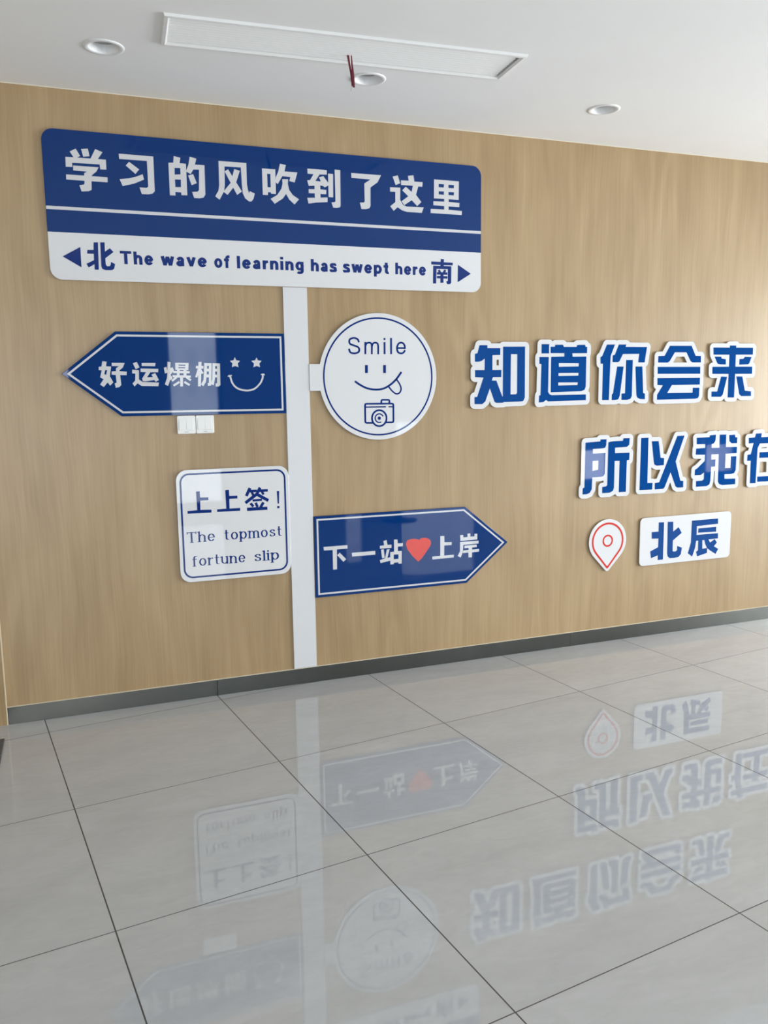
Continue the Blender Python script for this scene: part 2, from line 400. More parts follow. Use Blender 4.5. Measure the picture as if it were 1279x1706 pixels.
GLYPHS = {
 'xue': [[-1335,24353,-1340,24348,-2012,24347,-2027,23982,-2166,23914,-2446,23888,-2453,23896,-2526,24143,-2516,24149,-2334,24185,-2303,24248,-2303,24346,-3055,24348,-3048,24556,-3041,24560,-2299,24563,-2297,24661,-2293,24668,-2173,24738,-2187,24742,-2740,24750,-2733,24956,-1683,24956,-1682,24948,-1781,24772,-1970,24610,-1996,24570,-1991,24563,-1984,24563,-1326,24563],[-3036,24878,-3027,25295,-2705,25298,-2699,25305,-2838,25529,-2586,25666,-2415,25375,-2546,25305,-2537,25299,-1998,25301,-1991,25306,-1774,25716,-1477,25606,-1688,25305,-1361,25303,-1353,25298,-1357,24892,-1361,24886,-1613,24877,-1626,25074,-1627,25080,-1634,25081,-2761,25066,-2770,25060,-2768,24888],[-2027,25396,-2292,25357,-2362,25668,-2089,25707,-2082,25704]],
 'xi': [[-793,25599,-783,25603,691,25599,681,24115,680,24108,582,23995,400,23953,113,23944,106,23950,21,24220,29,24227,330,24224,404,24283,404,25382,393,25387,-783,25381,-789,25389],[190,24799,234,24584,232,24576,-195,24377,-701,24234,-818,24517,-811,24521,-419,24584,-111,24673,183,24801],[-523,25123,-370,25291,50,24997,-118,24799,-125,24797]],
 'de': [[1343,23973,1344,25384,1350,25388,1561,25405,1595,25687,1602,25692,1875,25643,1886,25636,1842,25412,1841,25405,1847,25402,2123,25398,2127,25108,2239,25384,2309,25723,2603,25657,2529,25405,2529,25398,2533,25396,2960,25400,2946,24103,2862,23974,2673,23925,2435,23927,2428,23933,2346,24180,2358,24186,2596,24212,2663,24292,2705,25181,2701,25189,2456,25178,2449,25173,2323,24974,2316,24971,2125,25055,2124,24026,2120,24020,1861,24013,1847,24134,1595,24135,1590,24124,1592,23984,1588,23978],[2204,24899,2428,24969,2578,24586,2344,24484,2337,24492,2199,24894],[1602,24345,1598,24677,1609,24681,1864,24691,1853,24362],[1602,24890,1598,24894,1609,25186,1863,25195,1859,24922,1854,24918]],
 'feng': [[5092,23938,4973,23930,4793,24059,4689,24283,4664,24640,4639,25424,4637,25429,4630,25430,3878,25417,3860,24591,3817,24332,4140,24710,3879,25193,3884,25200,4035,25305,4042,25301,4231,25009,4329,25334,4590,25277,4397,24752,4650,24360,4649,24353,4420,24189,4252,24501,3972,24161,3804,24278,3797,24275,3594,23927,3587,23926,3396,24059,3553,24318,3601,24570,3611,25641,4908,25648,4899,24696,4940,24444,4987,24296,4994,24303,5022,24392,5029,24396,5255,24304,5189,24066]],
 'chui': [[5642,24274,5642,25465,6279,25466,6280,25053,6286,25016,6296,25109,6425,25389,6517,25744,6797,25702,6799,25697,6724,25417,6726,25410,7343,25409,7354,25403,7210,24940,6951,24989,7004,25165,7005,25172,7000,25175,6615,25185,6384,24815,6377,24814,6286,24874,6279,24871,6277,24353,6272,24350,6041,24351,6034,24411,5894,24411,5887,24276],[6009,24115,6336,24311,6551,24612,6611,24843,6608,25046,6615,25051,6888,25064,6892,25053,6870,24857,6930,24576,7097,24360,7401,24178,7175,23932,7168,23934,6916,24141,6776,24382,6769,24384,6608,24170,6209,23905,6201,23905],[5887,25243,6027,25242,6034,25241,6036,25235,6034,24638,5887,24633,5882,24640,5883,25235]],
 'dao': [[7873,24015,7868,24022,7810,24277,8188,24302,8195,24309,8192,24505,7901,24495,7894,24498,7891,24687,8188,24701,8192,24855,8188,24861,8181,24861,7908,24830,7902,24834,7831,25086,7971,25100,8150,25380,8146,25387,8139,25387,7859,25391,7856,25618,7859,25623,8818,25623,8825,25415,8454,25392,8237,25085,8511,25079,8512,25086,8424,25261,8643,25334,8881,25047,8888,25051,8888,25058,8888,25471,9140,25465,9122,24379,8895,24380,8889,24386,8888,24919,8706,24817,8615,24878,8482,24890,8476,24883,8478,24722,8482,24712,8776,24700,8782,24694,8768,24512,8762,24503,8473,24498,8479,24330,8482,24327,8832,24360,8828,24141,8244,24084],[9504,25679,9510,25674,9510,25667,9491,24022,9455,23943,9448,23936,9308,23903,9112,23900,9027,24141,9189,24163,9235,24204,9236,24211,9224,25681]],
 'le': [[10572,23922,10565,23932,10494,24219,10502,24223,10684,24235,10744,24282,10746,24289,10742,25143,11060,25346,11048,25351,10075,25357,10073,25584,11622,25591,11625,25584,11435,25241,11061,24975,11046,24100,10985,23983,10978,23977,10803,23931]],
 'zhe': [[13867,25414,13843,25197,13622,25197,13498,24784,13782,24455,13782,24448,13560,24248,13553,24248,13259,24510,12846,24241,12716,24427,12720,24434,13076,24686,12755,24952,12756,24959,12937,25134,12944,25136,13259,24908,13265,24917,13327,25204,13322,25211,12699,25204,12692,25211,12685,25428,13105,25436,13110,25442,13063,25667,13364,25716,13413,25424,13420,25416,13861,25420],[13914,24196,13805,23928,12986,23928,12727,23992,12489,24123,12279,23938,12095,24147,12371,24364,12377,24854,12104,24847,12099,24854,12097,25057,12647,25071,12632,24497,12783,24252,12790,24247,12993,24183,13903,24201],[12244,25568,12251,25574,12517,25653,12640,25281,12398,25180]],
 'li': [[15885,25599,15888,25589,15875,24693,15871,24690,15311,24687,15309,24560,15318,24555,15919,24539,15909,24336,15899,24331,15304,24331,15302,24168,16060,24150,16050,23951,14296,23951,14304,24147,14310,24154,15052,24166,15057,24168,15058,24175,15059,24329,15053,24336,14452,24343,14452,24525,14457,24534,15054,24553,15059,24554,15060,24560,15059,24681,14490,24679,14498,25603],[15300,25239,15301,25386,15304,25394,15613,25400,15604,25246,15598,25240,15311,25234],[15052,25393,15038,25239,14750,25239,14752,25400,15045,25400],[15299,24896,15299,25036,15304,25041,15605,25047,15614,25043,15604,24896,15598,24890,15304,24890],[15050,25043,15038,24882,14748,24889,14751,25040,15045,25047]],
 'triL': [[-2660,20647,-3405,21082,-3407,21089,-2660,21518,-2654,21509,-2657,20655]],
 'north': [[-1801,21759,-1617,21766,-1626,21365,-1409,21521,-1402,21518,-1261,21367,-1263,21360,-1623,21080,-1626,21073,-1624,20807,-1570,20733,-1458,20737,-1452,20744,-1406,20814,-1395,20929,-1220,20842,-1274,20632,-1367,20572,-1640,20561,-1779,20611,-1784,20618,-1818,20737,-1805,21752],[-1899,21753,-1932,20576,-1941,20569,-2102,20569,-2109,20576,-2102,20807,-2354,20651,-2437,20800,-2439,20807,-2431,20812,-2114,20975,-2104,21248,-2381,21248,-2372,21402,-2368,21406,-2102,21419,-2083,21745]],
 'south': [[14409,20472,14426,21349,14437,21354,14836,21364,14837,21405,14325,21410,14317,21426,14317,21552,14321,21559,14332,21563,14836,21561,14840,21566,14858,21699,14871,21707,15032,21697,15039,21692,15041,21685,15025,21550,15529,21545,15534,21531,15534,21419,15533,21412,15525,21405,15025,21402,15021,21398,15021,21370,15025,21364,15445,21363,15456,21356,15442,20544,15387,20467,15375,20462,15214,20452,15206,20460,15161,20579,15161,20586,15168,20593,15242,20614,15250,20621,15252,21202,15242,21207,14619,21201,14612,21196,14588,20474,14577,20467,14423,20467],[14836,20515,14829,20520,14827,20530,14828,20726,14822,20732,14640,20731,14633,20734,14628,20747,14632,20838,14640,20850,14822,20852,14828,20859,14828,20915,14822,20920,14647,20918,14633,20922,14633,21027,14636,21034,14647,21038,14731,21041,14687,21111,14683,21125,14689,21132,14787,21179,14795,21174,14878,21041,14969,21045,14974,21062,15047,21181,15053,21188,15065,21188,15151,21150,15161,21139,15109,21047,15221,21046,15230,21041,15229,20936,15225,20929,15214,20926,15011,20923,15006,20915,15006,20859,15011,20853,15225,20852,15232,20838,15227,20740,15214,20733,15011,20732,15005,20726,15004,20530,15001,20523,14990,20519]],
 'triR': [[15815,20569,15832,21445,15836,21454,16579,21025]],
 'hao': [[-2022,16537,-1845,16513,-1878,16317,-1875,16311,-1658,16294,-1742,15862,-1605,15582,-1749,15439,-1756,15439,-1854,15580,-2029,15375,-2180,15484,-2184,15491,-2018,15729,-2165,15813,-2079,16121,-2082,16128,-2197,16137,-2207,16142,-2198,16282,-2078,16298,-2030,16534],[-1511,15334,-1548,15533,-1546,15541,-1469,15562,-1463,15568,-1480,15911,-1490,15916,-1658,15932,-1650,16072,-1644,16077,-1462,16085,-1453,16219,-1325,16303,-1336,16310,-1630,16319,-1635,16331,-1625,16464,-1070,16455,-1063,16450,-1153,16247,-1298,16128,-1303,16121,-1305,16093,-1301,16084,-993,16063,-989,16058,-1007,15904,-1290,15911,-1261,15463,-1350,15366],[-1847,16136,-1845,16128,-1894,15925,-1980,15953,-1926,16135]],
 'yun': [[-369,16198,-364,16202,427,16179,406,16028,56,16027,-100,15799,161,15810,164,15813,100,15918,273,15991,425,15673,422,15666,280,15592,273,15595,224,15667,217,15670,-161,15615,-301,15626,-321,15750,-141,16023,-149,16030,-371,16045,-377,16051],[389,15393,385,15385,-364,15404,-539,15528,-679,15385,-764,15519,-762,15526,-640,15652,-612,15967,-616,15973,-749,15983,-754,15988,-745,16149,-742,16154,-448,16118,-468,15701,-308,15588,420,15554],[-313,16317,-308,16443,-307,16450,-301,16453,310,16450,287,16304],[-699,16436,-693,16442,-525,16501,-520,16499,-416,16261,-420,16254,-581,16172,-588,16173]],
 'bao': [[1824,16445,1793,16109,1708,16109,1707,16074,1855,16068,1851,15969,1702,15969,1697,15878,1708,15872,1896,15864,1890,15763,1827,15763,1818,15759,1916,15682,1914,15675,1855,15602,1662,15752,1671,15766,1533,15770,1513,15360,1386,15359,1383,15367,1400,15776,1259,15780,1272,15759,1268,15752,1043,15584,987,15661,1143,15780,1134,15785,1050,15788,1052,15885,1057,15892,1246,15886,1253,15887,1257,15892,1264,15976,1260,15982,1092,15989,1092,16058,970,15913,1044,15738,928,15640,831,15395,826,15392,689,15465,688,15472,800,15766,822,15913,826,16004,819,16007,714,15966,711,15969,677,16235,800,16270,826,16088,833,16130,854,16510,996,16494,975,16221,980,16215,1071,16259,1135,16116,1135,16109,1118,16088,1120,16086,1267,16082,1273,16088,1274,16124,1204,16126,1197,16130,1204,16460,1820,16449],[1099,15364,1054,15444,1330,15615,1337,15612,1382,15535,1377,15528,1106,15362],[1851,15458,1799,15379,1792,15380,1558,15528,1559,15535,1610,15614,1848,15465],[1376,15885,1386,15978,1561,15975,1567,15969,1561,15877],[1340,16214,1342,16256,1351,16260,1645,16254,1655,16249,1653,16207,1645,16204,1344,16210],[1347,16333,1351,16374,1666,16369,1670,16361,1666,16324,1351,16330],[1574,16109,1568,16075,1397,16081,1399,16116,1407,16120,1568,16115]],
 'peng': [[3290,16424,3270,15410,3192,15337,3041,15340,3045,15480,3108,15500,3113,15508,3124,15767,3115,15771,3038,15772,3031,15766,2954,15393,2842,15457,2835,15393,2688,15370,2681,15375,2663,15494,2725,15522,2736,15767,2730,15774,2625,15775,2589,15550,2457,15361,2450,15360,2359,15450,2352,15438,2345,15357,2208,15361,2241,15893,2240,15898,2191,15765,2097,15795,2235,16180,2233,16189,2146,16194,2156,16320,2270,16320,2283,16495,2289,16499,2422,16495,2412,16320,2415,16315,2499,16311,2508,16306,2499,16181,2408,16183,2402,16173,2400,16131,2408,16127,2496,15984,2492,15977,2415,15928,2394,15954,2387,15949,2354,15466,2359,15453,2477,15655,2554,16446,2891,16436,2897,16432,2846,15557,2849,15546,2896,15697,2933,16432,2940,16436],[3038,15900,3045,16049,3136,16048,3130,15900],[2744,16052,2748,16047,2742,15914,2737,15911,2642,15914,2653,16051],[3143,16304,3147,16299,3139,16173,3052,16173,3055,16299,3059,16304],[2670,16180,2674,16313,2765,16314,2753,16180]],
 'star1': [[4172,16244,4011,16303,3857,16246,3854,16253,3888,16428,3767,16540,3780,16546,3945,16575,4011,16722,4018,16713,4074,16573,4249,16545,4255,16540,4139,16428]],
 'star2': [[4802,16543,4992,16571,5062,16709,5125,16571,5305,16543,5304,16536,5187,16417,5221,16249,5219,16242,5055,16300,4901,16243,4896,16249,4931,16417]],
 'grin': [[3624,15809,3680,15878,3834,15878,3841,15872,3827,15817,3802,15809,3800,15802,3831,15669,3865,15557,3891,15501,3946,15417,4017,15340,4065,15302,4114,15273,4170,15247,4303,15203,4450,15176,4576,15170,4709,15186,4814,15215,4877,15241,4926,15269,4978,15305,5027,15347,5115,15436,5176,15508,5206,15554,5248,15634,5287,15739,5295,15795,5297,15864,5226,15893,5311,15935,5402,15936,5409,15933,5449,15858,5444,15854,5385,15851,5378,15760,5371,15718,5343,15641,5306,15557,5251,15466,5213,15419,5080,15282,4968,15196,4912,15165,4847,15137,4716,15101,4576,15086,4436,15092,4282,15121,4135,15169,4069,15200,4009,15238,3960,15277,3918,15318,3877,15368,3813,15466,3787,15522,3765,15585,3715,15785,3631,15804]],
 'shang1': [[1438,9307,1439,9426,1904,9447,1888,10350,1893,10356,2054,10355,2060,10350,2068,10053,2456,10042,2461,9909,2453,9900,2066,9902,2052,9454,2061,9449,2579,9428,2586,9419,2578,9286,1445,9300]],
 'shang2': [[2854,9301,2853,9421,3303,9434,3289,10344,3294,10348,3462,10355,3468,10351,3473,10057,3476,10047,3861,10041,3870,10036,3869,9910,3869,9903,3861,9899,3483,9902,3471,9896,3464,9434,3469,9426,3980,9423,3987,9413,3980,9286,2867,9294,2860,9294]],
 'qian': [[5437,9755,5374,9650,5363,9641,5083,9809,5083,9720,5081,9713,5069,9706,4621,9700,4611,9713,4608,9797,4614,9809,4619,9811,4614,9813,4299,9594,4287,9601,4215,9703,4212,9713,4222,9725,4600,9993,4601,10000,4523,10160,4516,10163,4478,10161,4383,9972,4376,9965,4362,9966,4264,10016,4252,10028,4255,10042,4432,10399,4446,10412,4558,10357,4565,10350,4563,10336,4544,10293,4831,10291,4843,10280,4845,10230,4940,10399,4950,10407,4964,10403,5068,10343,5069,10329,5048,10285,5387,10280,5395,10266,5396,10168,5391,10156,5174,10154,5218,10049,5216,10038,5209,10032,5125,9996,5111,9998,5048,10133,5050,10147,5060,10154,4974,10154,4933,10084,5432,9776,5439,9769],[4322,9258,4319,9398,4327,9411,4779,9412,4705,9601,4713,9615,4810,9652,4819,9650,4826,9643,4904,9447,4900,9433,4847,9412,4859,9409,4929,9409,5090,9657,5104,9662,5202,9599,5208,9587,5097,9412,5104,9407,5328,9405,5335,9403,5341,9391,5344,9258,5342,9248,5335,9242,4341,9250,4330,9251],[4621,9818,4831,9964,5057,9825,5055,9820,5041,9818,4635,9812],[4600,9415,4586,9416,4460,9580,4467,9597,4551,9659,4565,9652,4686,9496,4684,9481],[4806,10161,4796,10132,4705,10068,4655,10161]],
 'bang': [[5873,9517,5866,9525,5844,10148,5852,10155,5957,10149,5963,10141,5934,9532,5929,9522],[5838,9287,5840,9392,5845,9399,5957,9394,5956,9294,5951,9287]],
 'xia': [[8682,5897,8675,5900,8675,6936,8206,6948,8190,7132,9473,7129,9478,7118,9480,6951,8906,6946,8902,6943,8886,5900],[9046,6765,9053,6764,9393,6397,9392,6390,9242,6264,8913,6642]],
 'yi': [[9715,6696,9725,6701,10999,6699,11005,6689,11009,6500,9725,6501,9719,6507]],
 'zhan': [[11298,6020,11259,6181,11556,6251,11657,6713,11815,6720,11749,6482,11685,6272,11688,6268,11849,6286,11849,6559,11856,6565,12070,6573,12073,7218,12270,7210,12283,6998,12577,6992,12582,6986,12567,6825,12290,6825,12289,6818,12286,6587,12290,6582,12509,6573,12500,5892,12325,5891,12318,5901,12304,5968,12297,5970,12059,5971,12054,5964,12038,5891,11856,5895,11848,5901,11849,6097,11842,6101],[11925,6790,11919,6785,11282,6793,11275,6804,11271,6944,11513,6956,11477,7189,11653,7226,11702,6965,11926,6961],[11527,6279,11387,6272,11331,6728,11485,6748,11534,6286],[12044,6160,12048,6405,12052,6410,12311,6404,12318,6398,12315,6167,12311,6161]],
 'heart': [[12780,7035,12860,7129,13035,7172,13280,7167,13448,7127,13518,7091,13581,7144,13693,7181,13917,7173,14113,7089,14202,6965,14211,6832,14135,6671,13665,6069,13448,5906,13119,6249,12834,6636,12753,6895]],
 'shang3': [[14280,5957,14283,6115,14745,6119,14752,6119,14757,6125,14762,7196,14766,7202,14990,7194,14997,7190,15004,6845,15438,6824,15430,6671,15424,6662,14995,6671,14983,6118,14990,6114,15564,6112,15553,5964]],
 'an': [[17098,6161,16673,6152,16668,6147,16659,5886,16658,5881,16652,5879,16453,5888,16449,6156,16127,6155,16118,6161,16127,6294,16134,6301,16461,6308,16462,6413,16456,6424,16211,6422,16205,6427,16206,6560,16946,6565,16953,6560,16963,6427,16960,6423,16673,6422,16668,6413,16668,6308,16673,6304,17095,6315,17099,6308],[17066,6777,17067,6623,17058,6617,16141,6614,16101,6182,15978,5930,15973,5923,15797,6021,15938,6273,15941,6784],[15949,7169,15959,7173,16127,7170,16141,7028,16393,7034,16394,7211,16400,7220,16561,7221,16564,7218,16564,7043,16568,7033,16820,7039,16813,7178,16988,7175,16993,7169,16988,6847,15966,6845,15959,6847,15959,6854]],
 'w_smile': [[12629,17501,12685,17488,12741,17461,12781,17425,12811,17383,12838,17327,12851,17278,12857,17145,12853,17138,12769,17134,12762,17135,12755,17146,12426,17145,12423,17138,12430,17089,12448,17033,12467,17005,12498,16984,12545,16966,12601,16958,12657,16969,12697,16991,12717,17012,12776,17099,12783,17099,12858,17054,12797,16960,12750,16914,12727,16900,12671,16878,12608,16868,12573,16868,12515,16879,12454,16903,12419,16923,12376,16963,12348,17019,12333,17075,12324,17152,12326,17215,12337,17271,12359,17334,12389,17390,12426,17435,12454,17457,12510,17484,12573,17500],[10598,16872,10595,16879,10607,17474,10697,17477,10704,17474,10705,17453,10711,17451,10739,17465,10795,17482,10879,17488,10928,17479,10956,17467,10995,17439,11012,17418,11019,17419,11054,17450,11086,17467,11145,17485,11201,17492,11257,17483,11285,17472,11325,17446,11348,17424,11362,17403,11379,17355,11392,17250,11383,16870,11299,16868,11291,16872,11299,17215,11292,17313,11284,17348,11267,17376,11236,17396,11201,17404,11145,17396,11096,17371,11082,17348,11049,17250,11039,16872,11033,16868,10956,16868,10946,16872,10955,17229,10947,17327,10937,17362,10921,17384,10893,17397,10851,17402,10795,17393,10747,17369,10732,17345,10702,17257,10694,16879,10690,16872],[9850,16903,9815,16926,9793,16949,9770,16991,9731,17124,9738,17130,9822,17155,9861,17026,9878,16998,9899,16983,9927,16973,10025,16958,10088,16959,10130,16966,10193,16982,10235,17001,10254,17019,10265,17040,10273,17075,10272,17110,10264,17138,10251,17159,10231,17180,10209,17194,10151,17217,9899,17297,9834,17327,9801,17355,9768,17404,9752,17460,9753,17537,9772,17593,9794,17624,9822,17649,9850,17666,9927,17697,9976,17711,10060,17720,10102,17716,10144,17706,10221,17676,10284,17636,10310,17607,10334,17551,10354,17467,10263,17441,10235,17540,10214,17570,10144,17608,10088,17625,10053,17628,9962,17613,9920,17597,9878,17575,9862,17558,9852,17537,9847,17509,9848,17474,9856,17446,9867,17425,9885,17407,9906,17394,10221,17291,10263,17272,10312,17236,10349,17187,10369,17131,10372,17103,10368,17047,10347,16986,10326,16956,10298,16931,10269,16914,10228,16897,10144,16875,10060,16865,9976,16869,9892,16886],[12097,17689,12101,17684,12096,16879,12090,16875,11999,16874,11995,16879,12000,17684,12006,17688],[11642,16874,11637,16879,11640,17467,11649,17474,11733,17475,11738,17474,11740,17467,11738,16879,11733,16874],[12429,17222,12432,17250,12449,17299,12486,17362,12510,17383,12531,17394,12566,17406,12601,17411,12636,17407,12663,17397,12706,17366,12727,17335,12743,17299,12753,17264,12757,17229,12755,17224,12748,17223],[11742,17684,11740,17581,11648,17579,11642,17586,11646,17684]],
 'eyeL': [[10609,15928,10613,16322,10616,16327,10623,16328,10770,16325,10764,15930]],
 'eyeR': [[11747,16325,11752,16323,11753,16316,11747,15924,11593,15922,11597,16323]],
 'mouth': [[10028,15479,10086,15555,10093,15555,10345,15388,10513,15297,10625,15245,10688,15220,10821,15183,11038,15145,11192,15135,11339,15140,11472,15157,11605,15189,11731,15239,11906,15339,12074,15457,12221,15588,12319,15691,12557,15995,12564,15995,12647,15941,12455,15689,12358,15577,12249,15470,12095,15343,11913,15222,11780,15149,11647,15096,11493,15058,11339,15039,11192,15035,11115,15038,10947,15057,10793,15087,10716,15106,10646,15129,10527,15178,10350,15269,10233,15338]],
 'tongue': [[12349,15625,12479,15453,12536,15362,12593,15236,12612,15159,12615,15117,12611,15068,12589,14991,12552,14924,12524,14890,12489,14862,12426,14830,12384,14818,12342,14814,12293,14818,12251,14832,12209,14853,12132,14905,12020,15004,11866,15187,11868,15194,11922,15233,11929,15234,12055,15082,12116,15019,12216,14939,12286,14899,12335,14889,12370,14893,12419,14910,12461,14939,12496,14985,12522,15047,12533,15110,12531,15152,12512,15222,12460,15334,12412,15411,12288,15579,12287,15586]],
 'camera': [[10566,14395,10648,14421,11418,14415,11427,14521,11460,14582,11467,14587,11537,14604,11859,14598,11935,14577,11961,14507,11963,14409,12055,14407,12146,14373,12153,14367,12182,14290,12179,13464,12148,13380,12062,13350,11712,13355,11655,13296,11607,13256,11544,13218,11481,13194,11411,13178,11341,13174,11264,13183,11194,13203,11138,13228,11075,13269,11023,13317,10991,13357,10977,13353,10641,13362,10557,13398,10533,13478,10533,14318],[12069,13450,12041,13442,11761,13448,11789,13548,11795,13618,11791,13688,11776,13758,11748,13828,11715,13884,11664,13947,11617,13989,11558,14028,11486,14059,11425,14075,11355,14083,11278,14078,11208,14061,11145,14036,11090,14003,11039,13961,10984,13898,10949,13842,10925,13786,10905,13709,10898,13639,10903,13569,10918,13499,10935,13447,10662,13452,10641,13460,10630,13485,10630,14164,10634,14175,11719,14169,11721,14234,10634,14241,10630,14248,10630,14304,10636,14318,10642,14325,10669,14331,12034,14316,12069,14304,12083,14276,12083,14227,12076,14224,11866,14228,11863,14178,11866,14170,12082,14164,12080,13485],[11299,13988,11355,13991,11404,13986,11453,13973,11509,13949,11554,13919,11593,13884,11633,13835,11661,13786,11680,13737,11693,13681,11697,13618,11691,13562,11677,13506,11656,13457,11626,13408,11590,13366,11544,13328,11495,13299,11446,13280,11397,13270,11341,13266,11285,13272,11229,13288,11182,13310,11138,13339,11093,13380,11060,13422,11033,13469,11011,13527,10999,13583,10996,13639,11001,13695,11014,13744,11036,13800,11066,13849,11103,13892,11152,13932,11194,13957,11243,13976],[11458,13401,11411,13384,11348,13377,11313,13379,11257,13393,11222,13409,11174,13443,11136,13485,11117,13515,11096,13569,11088,13625,11090,13660,11103,13716,11127,13765,11148,13793,11169,13814,11215,13848,11271,13871,11306,13879,11362,13881,11419,13870,11460,13854,11509,13823,11546,13786,11570,13751,11579,13727,11523,13701,11484,13758,11440,13793,11383,13815,11341,13819,11313,13816,11271,13804,11219,13772,11188,13737,11166,13695,11156,13646,11161,13583,11178,13541,11208,13499,11257,13462,11320,13441,11369,13441,11432,13459,11439,13457,11464,13408],[11512,14416,11519,14500,11530,14514,11544,14517,11845,14512,11859,14509,11866,14500,11867,14416,11866,14411,11859,14409,11516,14413],[11320,13717,11355,13720,11390,13707,11417,13681,11431,13646,11431,13611,11417,13576,11397,13556,11369,13541,11334,13539,11299,13552,11275,13576,11260,13611,11259,13646,11269,13674,11292,13702]],
 'bei': [[29811,6943,30210,6930,30222,6924,30238,6315,30639,6560,30644,6559,30883,6189,30250,5776,30245,5769,30246,5132,30301,5083,30497,5074,30577,5146,30582,5153,30588,5407,30935,5265,30943,5258,30878,4873,30714,4711,30378,4678,30042,4693,29895,4816,29848,5006],[29538,6940,29544,6931,29551,4649,29167,4647,29163,4656,29160,4942,28670,4802,28665,4810,28593,5222,29164,5440,29165,5958,29160,5967,28677,5996,28659,6392,28663,6399,28670,6399,29153,6394,29158,6399,29153,6956]],
 'chen': [[33626,6889,33645,6566,33640,6561,32023,6526,32021,6517,32020,5978,32023,5974,33675,5967,33689,5636,32951,5628,33087,5423,33437,5605,33444,5601,33614,5383,33613,5376,33396,5159,33744,4963,33549,4663,33143,4897,32877,5080,32874,5075,32878,4788,32870,4783,32135,4624,32028,4914,32171,4998,32164,5607,32156,5611,32009,5612,31944,5180,31743,4647,31736,4647,31407,4886,31613,5537,31623,6888,33619,6892],[32128,6111,32143,6363,32144,6370,32149,6372,33507,6382,33515,6377,33520,6083,33514,6074,32135,6106],[32478,5610,32625,5612,32632,5609,32715,5355,32856,5103,32860,5096,32856,5093,32506,5076,32503,5082]],
 'L_zhi': [[19859,17292,19871,14552,19782,14362,19639,14334,18559,14319,18549,14315,18546,14292,18539,14287,18149,14280,18019,14330,18009,14341,17719,15073,17447,14372,17259,14232,16802,14242,16799,14612,16809,14619,16949,14622,16959,14627,17330,15642,17319,15649,16829,15670,16827,16042,17389,16042,17398,16052,17402,16652,17219,16526,17049,16482,16819,16482,16818,16892,16969,16929,17089,17346,17099,17353,17559,17355,17562,17212,17569,17202,18342,17202,18338,16842,17879,16829,17869,16824,17866,16042,18409,16045,18409,15672,18399,15664,17909,15665,17899,15657,17836,15492,18109,15477,18116,15472,18473,14632,18509,14621,18506,17282],[18989,14726,18983,14732,18991,16872,18999,16884,19369,16885,19379,16882,19387,14802,19383,14792,19319,14730]],
 'B_zhi': [[20046,17462,20091,17392,20105,17352,20112,17302,20121,14542,20115,14492,20099,14442,20004,14242,19959,14183,19919,14151,19869,14127,19669,14085,18679,14070,18619,14048,18569,14038,18129,14030,18069,14043,17919,14101,17849,14144,17793,14212,17729,14369,17719,14380,17673,14262,17629,14200,17409,14030,17329,13991,17259,13982,16779,13992,16699,14012,16659,14035,16625,14062,16575,14132,16551,14212,16549,14622,16557,14682,16588,14752,16639,14811,16699,14848,16782,14872,16976,15402,16969,15412,16789,15420,16709,15447,16669,15474,16631,15512,16605,15552,16586,15602,16577,15662,16579,16082,16592,16132,16618,16182,16651,16222,16700,16262,16656,16292,16619,16332,16590,16382,16574,16432,16569,16482,16569,16912,16588,16992,16632,17062,16694,17112,16771,17142,16858,17442,16883,17492,16917,17532,16979,17577,17059,17601,17569,17605,17639,17593,17699,17564,17748,17522,17789,17459,17799,17453,18319,17455,18400,17512,18449,17529,18499,17536,19859,17542,19909,17538,19959,17523,20009,17495],[18249,16587,18257,16582,18258,16572,18258,16302,18249,16294,18119,16292,18118,16582]],
 'L_dao': [[21508,14804,21508,16736,21518,16742,22349,16762,22345,16932,22338,16942,21469,16942,21462,17282,21468,17290,21728,17292,21758,17402,22248,17405,22307,17292,22318,17289,23118,17292,23128,17293,23134,17302,23178,17400,23688,17413,23719,17302,23728,17295,23828,17296,23829,16952,23818,16945,22878,16937,22864,16932,22888,16751,23768,16761,23778,16760,23782,16752,23786,15112,23720,14922,23498,14837],[23812,14332,21338,14304,21228,14389,21218,14389,21048,14273,20768,14253,20759,14262,20771,14632,20778,14639,20858,14651,20861,14662,20895,16342,20888,16355,20764,16372,20758,16732,21352,16732,21342,14832,21438,14689,21598,14647,23808,14654],[23298,16392,23295,16222,23288,16215,22018,16198,22012,16202,22001,16382,22008,16398],[20898,16924,20890,16932,20890,17422,20898,17428,21368,17428,21365,16932,21358,16925],[23292,15852,23282,15712,23278,15705,23268,15704,22008,15695,21995,15702,21993,15852,21998,15858,23278,15860],[23265,15332,23235,15192,23228,15186,21994,15172,21985,15332,21998,15339]],
 'B_dao': [[20588,14070,20552,14112,20528,14157,20512,14212,20509,14262,20525,14682,20554,14762,20613,14832,20614,14842,20641,16142,20639,16152,20598,16182,20561,16222,20538,16262,20520,16312,20513,16362,20508,16742,20517,16802,20543,16862,20578,16909,20640,16962,20641,17452,20662,17532,20710,17602,20778,17651,20858,17676,21378,17680,21438,17671,21488,17651,21531,17622,21578,17576,21648,17627,21728,17650,22258,17655,22318,17646,22376,17622,22418,17592,22468,17539,22968,17542,23004,17582,23042,17612,23088,17635,23138,17648,23698,17663,23758,17654,23818,17629,23868,17590,23914,17532,23968,17505,24009,17472,24041,17432,24062,17392,24077,17342,24082,17292,24078,16922,24065,16862,24030,16792,24035,15102,24026,15042,23965,14852,23998,14821,24026,14782,24057,14702,24062,14652,24062,14322,24056,14272,24043,14232,24022,14192,23989,14152,23918,14102,23878,14087,23828,14079,21338,14054,21278,14060,21218,14082,21148,14044,21088,14025,20768,14002,20718,14006,20668,14019,20628,14039]],
